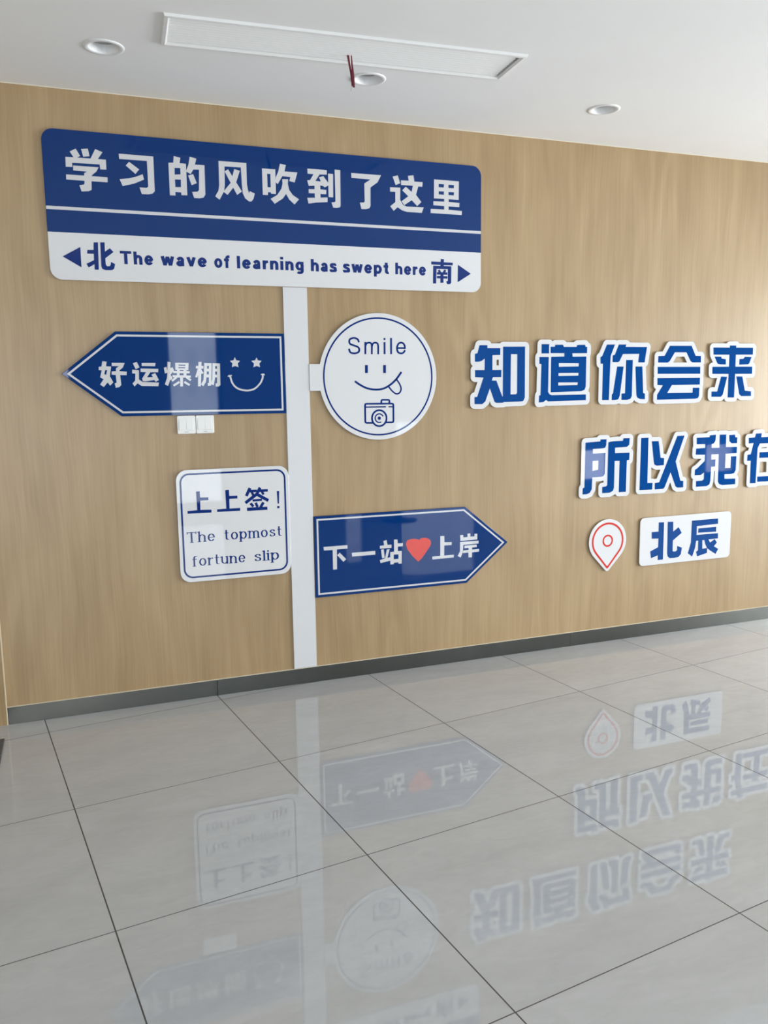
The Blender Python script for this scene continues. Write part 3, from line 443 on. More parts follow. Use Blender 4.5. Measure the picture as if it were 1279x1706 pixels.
 'L_ni': [[24911,14313,24903,14319,24902,14329,24901,16359,24739,16369,24721,16719,24842,16789,25141,17430,25671,17436,25678,17429,25408,16799,25390,16139,25356,14309],[25544,16459,25541,16811,25550,16819,25681,16860,25694,16869,25941,17436,26451,17440,26455,17429,26411,17319,26411,17308,27891,17306,27751,16427,27308,16429,27305,16439,27358,16899,27358,16909,27351,16913,26241,16902,26231,16895,26011,16487,25891,16446,25551,16453],[26921,16572,26927,16559,26929,14529,26851,14365,26621,14299,26221,14306,26216,14319,26217,14669,26451,14678,26456,14689,26470,16569],[27131,16195,27591,16193,27603,16189,27718,14679,27831,14638,27839,14629,27849,14319,27521,14331,27325,14409,27244,14549,27125,16179],[26301,16197,26307,16189,26092,14539,26001,14348,25811,14304,25551,14304,25550,14619,25552,14629,25626,14679,25864,16189,25871,16199]],
 'B_ni': [[28071,17485,28101,17449,28128,17399,28141,17349,28144,17289,28002,16389,27985,16329,27956,16279,27920,16239,27857,16199,27853,16189,27956,14859,28011,14816,28050,14769,28074,14719,28088,14659,28099,14289,28076,14209,28027,14139,27961,14093,27881,14069,27481,14083,27431,14097,27201,14190,27141,14238,27101,14296,27071,14238,27042,14199,27010,14169,26971,14144,26931,14128,26691,14058,26641,14050,26191,14057,26131,14071,26061,14106,25821,14054,25541,14052,25491,14058,25451,14071,25361,14055,24891,14063,24841,14071,24801,14084,24761,14107,24723,14139,24675,14209,24661,14249,24653,14299,24651,16129,24591,16165,24553,16199,24518,16249,24498,16299,24489,16349,24472,16739,24487,16809,24521,16871,24571,16921,24651,16971,24916,17539,24965,17609,25001,17639,25041,17662,25081,17676,25131,17683,25691,17686,25751,17676,25811,17651,25871,17678,25931,17687,26471,17690,26531,17680,26591,17653,26641,17612,26681,17558,27911,17557,27961,17549,28001,17534]],
 'L_hui': [[28694,15520,28708,15525,31778,15516,31784,15510,31788,15117,29758,15113,29746,15110,29430,14660,29448,14651,31268,14642,31273,14650,31281,14930,31288,14934,31758,14934,31767,14930,31762,14450,31685,14320,31478,14282,28708,14270,28704,14550,29096,15100,29078,15108,28708,15128],[28706,16420,28703,16790,29148,16804,29508,17380,31068,17388,31081,17380,31393,16810,31778,16799,31788,16798,31790,16790,31796,16430,31788,16420,31188,16421,31034,16500,30718,17008,29878,17009,29529,16500,29388,16415],[28688,16170,31778,16162,31789,15760,31778,15755,28698,15768]],
 'B_hui': [[28528,14094,28481,14160,28459,14230,28454,14580,28466,14630,28488,14676,28632,14880,28558,14924,28511,14970,28476,15030,28459,15090,28444,15530,28453,15590,28476,15650,28456,15700,28447,15750,28438,16180,28450,16250,28478,16310,28462,16360,28456,16410,28455,16830,28468,16880,28487,16920,28516,16960,28547,16990,28608,17025,28668,17041,29008,17051,29308,17530,29368,17587,29448,17623,29508,17630,31078,17638,31128,17632,31178,17616,31228,17587,31268,17548,31295,17510,31548,17053,31838,17045,31918,17014,31981,16960,32019,16900,32038,16830,32046,16420,32036,16350,32003,16280,32024,16220,32030,16170,32038,15740,32030,15690,32007,15630,32026,15580,32034,15530,32042,15120,32035,15060,32012,14990,32018,14940,32013,14440,32003,14380,31982,14330,31894,14180,31848,14128,31798,14095,31748,14076,31478,14032,28698,14020,28648,14026,28608,14039,28568,14061],[29778,16420,30008,16759,30568,16760,30578,16760,30789,16420]],
 'L_lai': [[34428,14310,33932,14320,33928,15732,32698,15740,32692,15750,32678,16150,32688,16160,33928,16160,33928,16877,32728,16878,32722,16890,32693,17280,32698,17295,33918,17295,33929,17300,33929,17410,33938,17419,34408,17422,34415,17410,34416,17300,34428,17295,35708,17295,35719,17290,35728,16890,35718,16882,34418,16880,34421,16170,34426,16160,35718,16159,35728,16158,35731,16150,35732,15740,35728,15727,34424,15730],[35738,14381,34978,14383,34828,14491,34818,14504,34528,15571,34538,15577,34993,15570,35239,14720,35248,14710,35724,14660,35743,14390],[33828,15564,33548,14495,33408,14367,32693,14380,32688,14693,33108,14689,33118,14695,33362,15570,33368,15576],[35634,16730,35488,16366,35388,16299,34718,16280,34711,16290,34708,16614,35008,16630,35118,16748,35618,16738],[32804,16760,33298,16757,33308,16750,33348,16647,33658,16606,33667,16590,33683,16300,33668,16293,33238,16301,33048,16350]],
 'B_lai': [[35897,17470,35941,17410,35966,17330,35976,16850,35964,16800,35946,16760,35880,16680,35775,16410,35848,16380,35903,16340,35948,16283,35973,16220,35981,16160,35982,15730,35970,15650,35947,15600,35908,15550,35858,15511,35798,15486,35738,15477,35298,15479,35288,15479,35283,15470,35438,14943,35758,14911,35805,14900,35848,14881,35888,14853,35920,14820,35948,14777,35966,14730,35974,14690,35993,14370,35986,14320,35972,14280,35948,14237,35916,14200,35878,14170,35840,14150,35758,14131,34958,14133,34908,14143,34858,14164,34678,14290,34669,14240,34653,14200,34629,14160,34598,14126,34558,14096,34518,14077,34478,14065,34428,14060,33918,14069,33858,14079,33798,14106,33744,14150,33709,14200,33678,14275,33548,14158,33488,14129,33428,14118,32668,14129,32618,14139,32578,14155,32508,14207,32460,14280,32440,14360,32436,14710,32444,14760,32459,14800,32482,14840,32518,14881,32558,14910,32608,14933,32678,14945,32928,14945,33077,15480,33068,15489,32688,15490,32618,15502,32568,15523,32518,15561,32479,15610,32452,15670,32442,15730,32428,16150,32431,16200,32441,16240,32459,16280,32486,16320,32548,16374,32628,16405,32718,16410,32583,16640,32564,16680,32508,16750,32477,16830,32442,17310,32451,17360,32465,17400,32488,17440,32518,17474,32588,17522,32668,17544,33708,17545,33748,17592,33788,17626,33838,17652,33888,17666,34418,17672,34478,17664,34538,17639,34588,17602,34638,17545,35738,17544,35788,17535,35827,17520]],
 'L_suo': [[25062,8959,25056,8969,25055,9319,25292,9340,25388,9399,25392,9409,25398,11899,25702,11945,26392,11953,26405,11959,26442,12093,26862,12088,26870,12079,26845,11709,26840,11699,26692,11585,25882,11568,25870,11559,25874,11249,26889,11239,26875,10819,26862,10812,26722,10804,26709,10799,26701,8959,26692,8949,26222,8953,26207,8959,26207,10779,26192,10786,25872,10797,25863,10789,25863,10779,25865,9249,25792,9051,25562,8958],[23732,8963,23722,8969,23726,9309,23838,9359,23851,11929,24842,11968,24849,11979,24854,12079,25262,12076,25267,12069,25254,11729,25172,11585,25022,11564,24353,11549,24362,11284,25213,11289,25198,10069,25102,9941,24952,9917,24362,9914,24357,9899,24337,9229,24212,9030,24202,9022,23982,8955],[24361,10289,24355,10299,24352,10851,24362,10856,24742,10864,24752,10860,24748,10339,24742,10334]],
 'B_suo': [[27042,12269,27094,12199,27110,12159,27120,12109,27093,11679,27080,11619,27056,11569,27022,11527,26967,11479,27022,11454,27076,11409,27112,11359,27135,11299,27142,11239,27124,10799,27110,10729,27079,10669,27033,10619,26963,10579,26958,10569,26951,8939,26943,8889,26930,8849,26908,8809,26874,8769,26802,8721,26722,8700,26182,8705,26112,8722,26052,8757,26003,8809,25972,8868,25892,8821,25652,8724,25592,8709,25042,8710,24992,8717,24942,8737,24894,8769,24856,8809,24827,8859,24811,8909,24806,8959,24804,9319,24808,9369,24824,9419,24845,9459,24878,9499,24922,9534,25002,9566,25142,9579,25143,9689,25132,9693,24962,9667,24602,9663,24587,9219,24574,9149,24550,9099,24412,8879,24377,8839,24332,8807,24282,8785,24052,8715,23982,8705,23672,8718,23602,8744,23543,8789,23500,8849,23475,8929,23476,9319,23485,9379,23505,9429,23532,9471,23586,9519,23589,9529,23601,11939,23607,11989,23620,12029,23642,12071,23674,12109,23742,12158,23822,12181,24632,12211,24688,12269,24731,12299,24782,12321,24842,12331,25272,12327,25322,12321,25381,12299,25427,12269,25465,12229,25502,12169,25692,12195,26212,12202,26252,12260,26302,12302,26362,12331,26422,12342,26902,12336,26982,12311]],
 'L_yi': [[30797,12109,30803,12100,30221,10580,30617,9416,30627,9406,30837,9379,30843,9370,30849,8990,30837,8985,30417,8991,30280,9070,29877,9951,29467,9054,29377,8982,29367,8980,28767,8970,28760,8980,28754,9350,29072,9390,30277,12100],[27677,12062,28177,12068,28187,12068,28193,12060,28217,9390,28587,9374,28577,8990,28567,8980,27677,8990,27667,9000],[28437,11852,28917,11845,28929,11840,29112,10850,29358,10820,29366,10810,29363,10410,29359,10400,28867,10388,28687,10460,28678,10470,28632,10620]],
 'B_yi': [[27484,8820,27453,8860,27434,8900,27422,8940,27417,8990,27423,12060,27428,12110,27443,12160,27465,12200,27497,12240,27567,12288,27647,12311,28217,12317,28297,12295,28365,12250,28411,12190,28440,12110,28447,12105,28947,12094,29007,12082,29057,12059,29096,12030,29127,11996,29150,11960,29169,11910,29323,11080,29437,11059,29477,11043,29517,11018,29527,11029,30052,12210,30077,12251,30114,12290,30177,12329,30247,12348,30807,12359,30857,12354,30907,12338,30947,12316,30987,12282,31025,12230,31049,12170,31056,12100,31046,12040,30488,10580,30805,9640,30917,9617,30987,9583,31047,9523,31083,9450,31093,9390,31098,8960,31076,8880,31027,8809,30957,8759,30917,8744,30867,8735,30397,8742,30347,8749,30307,8763,30137,8862,30078,8920,30055,8960,29877,9346,29698,8950,29674,8910,29637,8870,29517,8775,29477,8752,29427,8735,29377,8730,28757,8720,28707,8725,28657,8742,28577,8730,27657,8740,27607,8747,27567,8761,27527,8783],[28461,10330,28467,10332,28507,10283,28557,10245,28797,10147,28857,10138,29131,10140,28897,9618,28707,9597,28627,9624,28467,9633]],
 'L_wo': [[34825,8974,33835,8965,33575,9041,33476,9205,33475,9215,33447,10885,33435,10893,32885,10896,32889,10585,32895,10578,33205,10583,33214,10575,33213,10145,33205,10135,32903,10135,32884,9275,32823,9065,32812,9055,32625,8969,31815,8965,31809,8975,31806,9295,31806,9305,31815,9313,32255,9329,32380,9405,32383,9805,32375,9817,32145,9675,31685,9677,31675,9685,31685,10015,31835,10073,32392,10515,32396,10525,32401,10885,32395,10896,31700,10925,31709,11295,32385,11311,32393,11315,32394,11325,32383,11525,32375,11538,31740,11555,31723,11945,32685,11953,32693,11965,32705,12063,33165,12086,33147,11735,33035,11566,32865,11517,32878,11295,33465,11283,33475,11285,33457,12075,33955,12070,33977,11315,33982,11305,34830,11285,34835,10899,33985,10892,33976,10885,33975,10875,33976,10015,33985,10008,34405,9990,34395,10714,34815,10709,34824,10705,34825,10695,34822,9865,34705,9670,34455,9622,33965,9634,33957,9625,33975,9352,34815,9320,34821,9305],[34188,12025,34205,12032,34635,12041,34644,12035,34668,11885,34675,11880,34815,11876,34821,11865,34826,11515,34425,11516,34245,11636,34235,11646]],
 'B_wo': [[35005,12045,35050,11975,35070,11895,35077,11505,35070,11455,35052,11405,35072,11355,35080,11305,35089,10895,35083,10845,35063,10785,35075,10715,35072,9835,35047,9755,34928,9545,34985,9508,35024,9465,35056,9405,35069,9345,35074,8945,35051,8865,35001,8795,34928,8745,34845,8724,33825,8715,33765,8724,33505,8799,33446,8825,33405,8856,33371,8895,33256,9085,33235,9137,33225,9195,33214,9875,33206,9885,33155,9886,33147,9875,33131,9235,33048,8955,33015,8902,32965,8855,32725,8740,32685,8726,32635,8719,31795,8716,31745,8723,31705,8738,31665,8761,31626,8795,31580,8865,31566,8905,31559,8955,31557,9325,31567,9385,31588,9435,31582,9445,31515,9485,31477,9525,31443,9585,31427,9645,31433,10025,31443,10085,31476,10155,31525,10208,31585,10244,31705,10289,32148,10645,32145,10656,31685,10674,31635,10682,31585,10700,31532,10735,31495,10776,31465,10829,31446,10915,31458,11315,31473,11385,31508,11455,31489,11535,31469,11965,31478,12015,31493,12055,31545,12126,31615,12174,31695,12195,32485,12202,32495,12206,32535,12251,32575,12280,32625,12302,32685,12313,33175,12338,33245,12326,33315,12289,33385,12319,33445,12329,33965,12321,34035,12309,34115,12271,34185,12282,34645,12291,34705,12284,34755,12265,34801,12235,34848,12185,34885,12117,34955,12086]],
 'L_zai': [[38759,11829,38788,11439,38784,11433,36654,11425,36637,11419,36477,11139,36452,8959,36444,8949,35994,8955,35979,10369,35964,10377,35694,10379,35695,10749,35704,10763,35954,10776,36140,11469,36134,11475,35758,11459,35734,11800,35744,11805,36224,11818,36284,12049,36294,12058,36744,12063,36755,12059,36721,11819,36734,11813,38744,11836],[38966,8989,38954,8985,36584,9025,36578,9039,36568,9339,36574,9355,37544,9346,37552,9349,37553,9359,37502,10509,37494,10514,36654,10528,36648,10539,36654,10879,37484,10871,37477,11139,37944,11145,37952,11139,37964,10879,37966,10869,37974,10864,38714,10856,38723,10849,38748,10499,38744,10494,37994,10506,37982,10499,38033,9349,38044,9341,38934,9333,38942,9319]],
 'B_zai': [[39145,8809,39104,8776,39064,8754,39024,8741,38974,8735,36634,8774,36584,8737,36544,8717,36504,8705,36454,8699,35964,8704,35894,8723,35824,8767,35787,8809,35764,8849,35749,8889,35742,8939,35731,10119,35724,10127,35664,10129,35614,10140,35574,10157,35534,10185,35500,10219,35473,10259,35453,10309,35444,10359,35445,10769,35452,10819,35465,10859,35509,10929,35574,10981,35644,11007,35760,11019,35809,11199,35804,11209,35744,11207,35694,11215,35624,11244,35561,11299,35535,11339,35517,11379,35506,11439,35483,11819,35501,11899,35544,11969,35604,12019,35684,12050,36024,12062,36031,12069,36063,12169,36115,12239,36154,12270,36194,12290,36234,12302,36284,12308,36754,12313,36834,12301,36904,12265,36954,12215,36986,12159,37007,12069,37014,12066,38764,12086,38850,12069,38924,12024,38974,11964,39003,11889,39038,11449,39036,11399,39024,11349,39006,11309,38978,11269,38944,11236,38904,11210,38824,11184,38204,11180,38201,11169,38204,11119,38214,11111,38754,11104,38834,11080,38894,11038,38944,10972,38969,10899,38998,10509,38990,10429,38965,10369,38924,10316,38864,10272,38804,10250,38754,10244,38244,10250,38272,9599,38277,9589,38964,9582,39044,9561,39108,9519,39157,9459,39187,9379,39216,8999,39214,8949,39202,8899,39177,8849],[36724,10277,37254,10268,37263,10259,37292,9609,37287,9599,36724,9603,36709,9609,36717,10269],[36762,11129,36784,11172,36794,11176,37214,11177,37227,11169,37225,11129,37214,11123]],
 'w_The': [[-402,21425,-269,21425,-262,21422,-262,21278,-255,21272,-220,21280,-213,21270,-206,21281,-177,21278,-171,21273,-164,21276,-129,21264,-93,21243,-59,21210,-38,21176,-26,21138,-23,21110,-24,20850,-165,20851,-169,21117,-183,21145,-206,21158,-226,21152,-239,21138,-262,21075,-262,20858,-404,20858,-407,21418],[207,21279,242,21286,284,21285,326,21274,354,21260,404,21215,424,21186,448,21124,453,21096,452,21061,417,21059,411,21054,410,21004,333,21003,319,20998,424,20951,423,20942,389,20897,361,20873,333,20858,298,20846,263,20843,214,20848,186,20858,151,20879,104,20928,80,20977,69,21012,65,21047,67,21103,88,21173,121,21222,144,21245,172,21264],[-675,20857,-816,20858,-816,21306,-822,21312,-990,21312,-990,21434,-496,21432,-497,21313,-661,21312,-671,21306,-671,20865],[294,20998,279,20977,263,20966,242,20975,225,20998,235,21003,284,21003],[294,21131,284,21125,235,21125,225,21131,242,21154,263,21163,279,21152]],
 'w_wave': [[786,21264,935,21290,940,21285,977,21147,1019,21272,1089,21259,1166,21272,1208,21148,1244,21285,1250,21290,1397,21265,1292,20862,1285,20857,1215,20868,1145,20854,1096,20995,1089,20996,1040,20854,970,20868,900,20857,893,20861],[2580,21267,2615,21280,2650,21286,2657,21282,2664,21286,2694,21285,2741,21274,2776,21257,2804,21236,2841,21194,2860,21159,2872,21124,2879,21068,2876,21061,2839,21059,2832,21054,2832,21005,2748,21003,2733,20998,2849,20949,2832,20922,2804,20893,2748,20858,2713,20847,2671,20842,2622,20848,2587,20859,2552,20878,2524,20902,2503,20926,2474,20977,2458,21047,2459,21082,2469,21138,2484,21173,2519,21222,2545,21245],[1839,20858,1733,20857,1684,20845,1635,20843,1565,20859,1513,20893,1491,20921,1480,20949,1481,20955,1488,20956,1481,20956,1478,20963,1479,20991,1486,21012,1511,21047,1537,21068,1585,21089,1587,21096,1492,21180,1496,21187,1530,21210,1572,21250,1596,21264,1642,21278,1698,21279,1732,21271,1763,21257,1796,21233,1817,21208,1838,21159],[2090,20853,1943,21257,1950,21264,2090,21294,2160,21104,2230,21294,2370,21264,2377,21257,2235,20858,2230,20853,2160,20868],[1601,21096,1651,21131,1650,21138,1663,21143,1670,21152,1677,21152,1683,21138,1684,21101],[2631,20998,2643,21003,2699,21003,2706,20998,2690,20977,2671,20965,2650,20975],[2631,21131,2650,21154,2671,21164,2690,21152,2706,21131,2699,21125,2636,21126],[1668,20970,1649,20965,1635,20970,1649,20976]],
 'w_of': [[3401,20843,3366,20849,3331,20863,3303,20883,3268,20921,3236,20984,3228,21019,3225,21082,3229,21117,3247,21173,3285,21229,3310,21252,3343,21271,3366,21280,3408,21286,3443,21283,3478,21272,3524,21243,3548,21218,3569,21187,3591,21131,3599,21061,3597,21033,3583,20974,3569,20942,3548,20911,3525,20886,3478,20857,3436,20844],[3744,20850,3743,21152,3737,21159,3681,21159,3680,21278,3737,21281,3743,21285,3746,21320,3765,21366,3786,21392,3811,21411,3835,21423,3870,21433,3940,21434,3944,21425,3955,21313,3891,21312,3883,21306,3878,21292,3877,21285,3884,21281,3917,21278,3918,21166,3914,21159,3884,21159,3877,21152,3877,20851],[3415,20965,3397,20970,3378,20991,3365,21019,3359,21054,3361,21089,3371,21124,3387,21149,3408,21164,3429,21156,3449,21131,3460,21103,3464,21068,3460,21026,3449,20998,3434,20977]],
 'w_learning': [[7539,21278,7541,21131,7549,21075,7541,21019,7541,20830,7538,20807,7525,20781,7504,20753,7482,20735,7451,20718,7391,20699,7349,20695,7286,20700,7251,20709,7216,20725,7193,20739,7196,20746,7286,20835,7321,20819,7356,20818,7384,20830,7387,20858,7384,20864,7321,20861,7253,20879,7209,20907,7165,20956,7138,21019,7132,21061,7137,21124,7163,21187,7188,21220,7216,21245,7244,21263,7293,21281,7335,21286,7398,21278],[4654,21266,4689,21279,4738,21286,4773,21285,4815,21274,4850,21257,4878,21236,4914,21194,4934,21158,4949,21103,4952,21068,4948,21061,4913,21059,4906,21054,4906,21005,4822,21003,4809,20998,4922,20949,4904,20921,4878,20893,4821,20858,4787,20847,4780,20850,4773,20845,4738,20842,4696,20848,4661,20860,4602,20900,4578,20928,4552,20977,4536,21047,4536,21082,4547,21138,4561,21173,4598,21225],[6285,20851,6137,20851,6133,20858,6132,21117,6117,21146,6103,21156,6089,21158,6071,21152,6057,21138,6033,21075,6033,20858,5879,20858,5879,21271,6033,21273,6040,21270,6047,21276,6075,21280,6129,21278,6131,21270,6138,21276,6180,21263,6215,21243,6246,21215,6271,21179,6285,21138,6288,21110],[6632,21271,6789,21271,6796,21276,6831,21281,6880,21278,6936,21259,6965,21243,6997,21215,7024,21173,7034,21145,7038,21117,7039,20858,7034,20851,6886,20851,6883,21117,6869,21145,6845,21158,6824,21153,6810,21140,6784,21075,6782,20858,6633,20858,6629,20865],[5403,20858,5298,20857,5241,20844,5179,20846,5137,20857,5102,20876,5074,20900,5059,20921,5048,20949,5054,20956,5046,20963,5048,20991,5057,21019,5074,21041,5102,21066,5151,21089,5154,21096,5060,21180,5063,21187,5102,21213,5139,21250,5165,21265,5207,21278,5242,21281,5277,21277,5312,21266,5340,21250,5361,21233,5382,21207,5402,21159,5405,21131],[4290,20857,4289,21425,4437,21425,4442,21418,4442,20865,4437,20857],[5522,20857,5520,21271,5669,21272,5676,21263,5774,21280,5809,21166,5802,21160,5725,21146,5696,21124,5674,21075,5674,20865,5670,20858],[6383,21272,6533,21271,6536,20865,6532,20858,6382,20858],[6535,21348,6383,21346,6382,21467,6533,21467],[7342,21164,7356,21158,7370,21145,7387,21110,7387,21033,7370,21001,7342,20982,7321,20991,7303,21012,7291,21040,7287,21068,7290,21103,7301,21131,7321,21155],[5168,21096,5216,21131,5213,21145,5228,21141,5242,21154,5249,21138,5249,21099],[4707,20998,4717,21003,4773,21003,4781,20998,4764,20977,4745,20965,4724,20976],[4707,21131,4724,21153,4745,21164,4765,21152,4781,21131,4773,21125,4717,21125],[5234,20970,5221,20965,5202,20970,5221,20977]],
 'w_has': [[7905,21424,8052,21425,8056,21418,8056,21278,8059,21273,8101,21280,8108,21274,8115,21281,8164,21274,8196,21264,8234,21244,8272,21208,8291,21180,8304,21145,8309,21110,8306,20851,8156,20851,8154,21117,8140,21145,8115,21158,8095,21152,8080,21138,8056,21075,8054,20858,7904,20858],[8754,20858,8654,20857,8598,20844,8563,20842,8521,20848,8462,20872,8430,20898,8414,20921,8402,20963,8402,20984,8413,21019,8430,21043,8451,21062,8507,21089,8508,21096,8415,21180,8458,21215,8486,21245,8514,21263,8542,21273,8577,21280,8619,21279,8650,21271,8654,21265,8661,21267,8689,21252,8731,21211,8747,21180,8756,21131],[8878,20872,8883,20879,8871,20879,8853,20914,8850,20968,8990,20986,8998,20984,9004,20967,9067,20971,9072,20977,9072,20991,9067,20997,8941,21047,8913,21067,8893,21089,8876,21124,8870,21166,8875,21201,8891,21229,8913,21249,8934,21261,9011,21278,9116,21278,9151,21270,9178,21257,9170,21243,9186,21248,9193,21244,9200,21236,9195,21229,9207,21222,9210,21215,9212,21187,9200,21145,9046,21159,9025,21152,9046,21139,9165,21094,9195,21075,9208,21061,9222,21033,9225,20984,9236,20942,9231,20907,9210,20900,9222,20893,9217,20886,9207,20877,9193,20885,9191,20879,9196,20872,9193,20869,9151,20854,8990,20843,8927,20847,8906,20857,8906,20868,8892,20861],[8522,21096,8571,21131,8563,21147,8577,21140,8591,21155,8598,21149,8604,21124,8604,21103,8598,21098],[8588,20970,8570,20965,8555,20970,8570,20977]],
 'w_swept': [[9989,21266,10136,21290,10178,21150,10220,21272,10290,21258,10360,21272,10402,21148,10437,21280,10444,21290,10588,21266,10484,20860,10479,20857,10409,20868,10339,20855,10290,21005,10241,20855,10171,20868,10101,20857,10095,20860],[11175,20706,11174,21266,11179,21272,11312,21272,11340,21281,11389,21286,11424,21283,11459,21274,11501,21254,11530,21231,11556,21203,11578,21168,11592,21130,11601,21070,11599,21029,11576,20958,11557,20927,11527,20895,11501,20875,11466,20857,11424,20845,11382,20842,11333,20852,11327,20839,11326,20705],[10822,21280,10857,21286,10906,21284,10941,21275,10976,21259,11004,21239,11031,21210,11061,21161,11073,21126,11081,21063,11035,21056,11032,21004,10933,21000,11049,20951,11049,20944,11011,20896,10983,20874,10955,20859,10913,20846,10878,20843,10871,20847,10864,20843,10829,20848,10794,20859,10759,20879,10710,20928,10683,20979,10672,21014,10668,21042,10671,21105,10679,21140,10694,21175,10729,21224,10752,21245,10787,21267],[9555,20881,9538,20916,9534,20967,9681,20987,9688,20969,9695,20967,9758,20972,9758,20994,9625,21048,9597,21068,9577,21091,9560,21126,9555,21168,9562,21204,9578,21231,9604,21253,9639,21267,9723,21281,9779,21280,9828,21273,9861,21259,9864,21252,9859,21245,9863,21242,9877,21247,9884,21238,9884,21229,9872,21224,9891,21225,9898,21203,9888,21147,9737,21159,9710,21154,9730,21140,9849,21095,9879,21077,9898,21056,9910,21028,9912,20979,9922,20944,9922,20930,9913,20923,9920,20916,9918,20909,9912,20903,9894,20902,9905,20895,9905,20888,9891,20879,9877,20884,9881,20874,9877,20867,9842,20855,9667,20843,9618,20846,9594,20853,9590,20867,9583,20861,9576,20863,9563,20874,9569,20883],[11984,20855,11928,20848,11865,20857,11837,20869,11809,20887,11788,20909,11772,20937,11765,20972,11765,21154,11760,21159,11697,21159,11694,21168,11696,21280,11760,21281,11765,21287,11767,21401,11914,21403,11919,21399,11919,21287,11921,21282,11949,21281,11951,21273,11951,21161,11919,21154,11919,20979,11921,20972,11957,20972,11990,20860],[11389,20965,11368,20973,11347,20995,11332,21028,11327,21056,11331,21098,11346,21133,11368,21156,11389,21164,11410,21154,11433,21126,11443,21098,11448,21063,11443,21028,11431,21000,11410,20975],[10913,21126,10835,21126,10850,21148,10871,21163,10892,21155],[10912,21000,10892,20974,10871,20966,10851,20979,10836,21000,10843,21003,10906,21003]],
 'w_here': [[12332,21425,12472,21425,12476,21418,12479,21273,12521,21281,12577,21275,12612,21264,12647,21243,12682,21209,12703,21174,12713,21145,12717,21110,12717,20850,12575,20851,12571,20858,12570,21117,12556,21146,12542,21156,12528,21158,12512,21152,12499,21138,12476,21075,12473,20858,12331,20858],[12948,21278,12990,21286,13026,21285,13067,21275,13102,21258,13151,21213,13169,21187,13192,21131,13200,21061,13158,21057,13154,21005,13074,21003,13064,20998,13173,20949,13149,20914,13109,20876,13074,20857,13046,20848,13004,20842,12969,20846,12927,20859,12892,20880,12850,20922,12830,20956,12811,21012,12806,21047,12809,21103,12816,21138,12830,21173,12846,21201,12885,21243,12920,21267],[13774,21279,13809,21286,13851,21285,13893,21274,13921,21260,13949,21240,13972,21215,14005,21159,14016,21124,14023,21068,14019,21061,13984,21059,13979,21054,13979,21005,13900,21003,13887,20998,13991,20952,13995,20949,13991,20942,13956,20896,13928,20873,13900,20858,13865,20847,13830,20843,13823,20848,13816,20843,13781,20848,13751,20858,13718,20877,13690,20902,13669,20929,13644,20977,13634,21012,13629,21047,13632,21110,13653,21173,13669,21201,13711,21246,13739,21265],[13291,20857,13290,21271,13431,21272,13438,21263,13529,21280,13535,21271,13563,21166,13557,21160,13480,21144,13456,21124,13435,21075,13432,20858],[13791,20998,13802,21003,13851,21003,13861,20998,13844,20975,13823,20965,13806,20977],[13038,20998,13023,20977,13004,20965,12983,20977,12968,20998,12976,21003,13032,21003],[13791,21131,13806,21152,13823,21163,13844,21154,13861,21131,13851,21125,13802,21125],[13038,21131,13025,21125,12976,21125,12968,21131,12983,21152,13004,21164,13023,21152]],
 's_The': [[1842,8372,1893,8386,1902,8398,1977,8398,1980,8391,1982,8221,2007,8238,2017,8235,2042,8244,2052,8240,2077,8244,2092,8241,2102,8244,2127,8236,2137,8239,2162,8224,2167,8227,2201,8201,2222,8176,2236,8141,2240,8111,2240,7906,2247,7902,2286,7901,2287,7876,2242,7873,2237,7867,2167,7867,2157,7873,2117,7873,2112,7876,2114,7901,2157,7903,2159,7906,2159,8106,2156,8131,2147,8156,2134,8176,2102,8204,2077,8211,2043,8201,2013,8171,2000,8146,1980,8081,1980,7906,1987,7902,2025,7901,2026,7876,2022,7873,1857,7873,1852,7876,1853,7901,1892,7902,1898,7906,1898,8341,1897,8347,1842,8345],[2587,8241,2602,8230,2612,8228,2637,8207,2657,8183,2682,8131,2689,8101,2692,8061,2662,8051,2427,8051,2430,8021,2438,7996,2457,7960,2483,7931,2512,7916,2537,7921,2552,7931,2575,7956,2602,7994,2662,7961,2642,7930,2617,7907,2612,7908,2592,7893,2582,7893,2567,7886,2557,7888,2537,7882,2532,7885,2492,7883,2477,7887,2467,7885,2447,7896,2438,7896,2414,7911,2392,7931,2373,7956,2358,7986,2350,8011,2344,8051,2348,8111,2356,8141,2370,8171,2387,8195,2407,8215,2432,8233,2442,8234,2462,8245,2467,8242,2487,8250,2497,8246,2532,8250,2552,8245,2557,8249,2577,8240],[1492,7873,1487,7876,1489,7901,1527,7902,1534,7906,1533,8351,1392,8352,1388,8291,1382,8287,1357,8287,1351,8291,1349,8396,1387,8398,1392,8383,1397,8382,1527,8382,1532,8382,1534,8396,1542,8398,1612,8398,1617,8382,1622,8382,1752,8382,1757,8383,1762,8398,1797,8398,1801,8391,1798,8291,1792,8287,1767,8287,1761,8291,1757,8352,1616,8351,1615,7906,1622,7902,1660,7901,1662,7876,1657,7873],[2427,8081,2434,8126,2453,8166,2482,8199,2507,8215,2517,8217,2532,8213,2547,8204,2575,8176,2595,8141,2609,8086,2607,8081]],
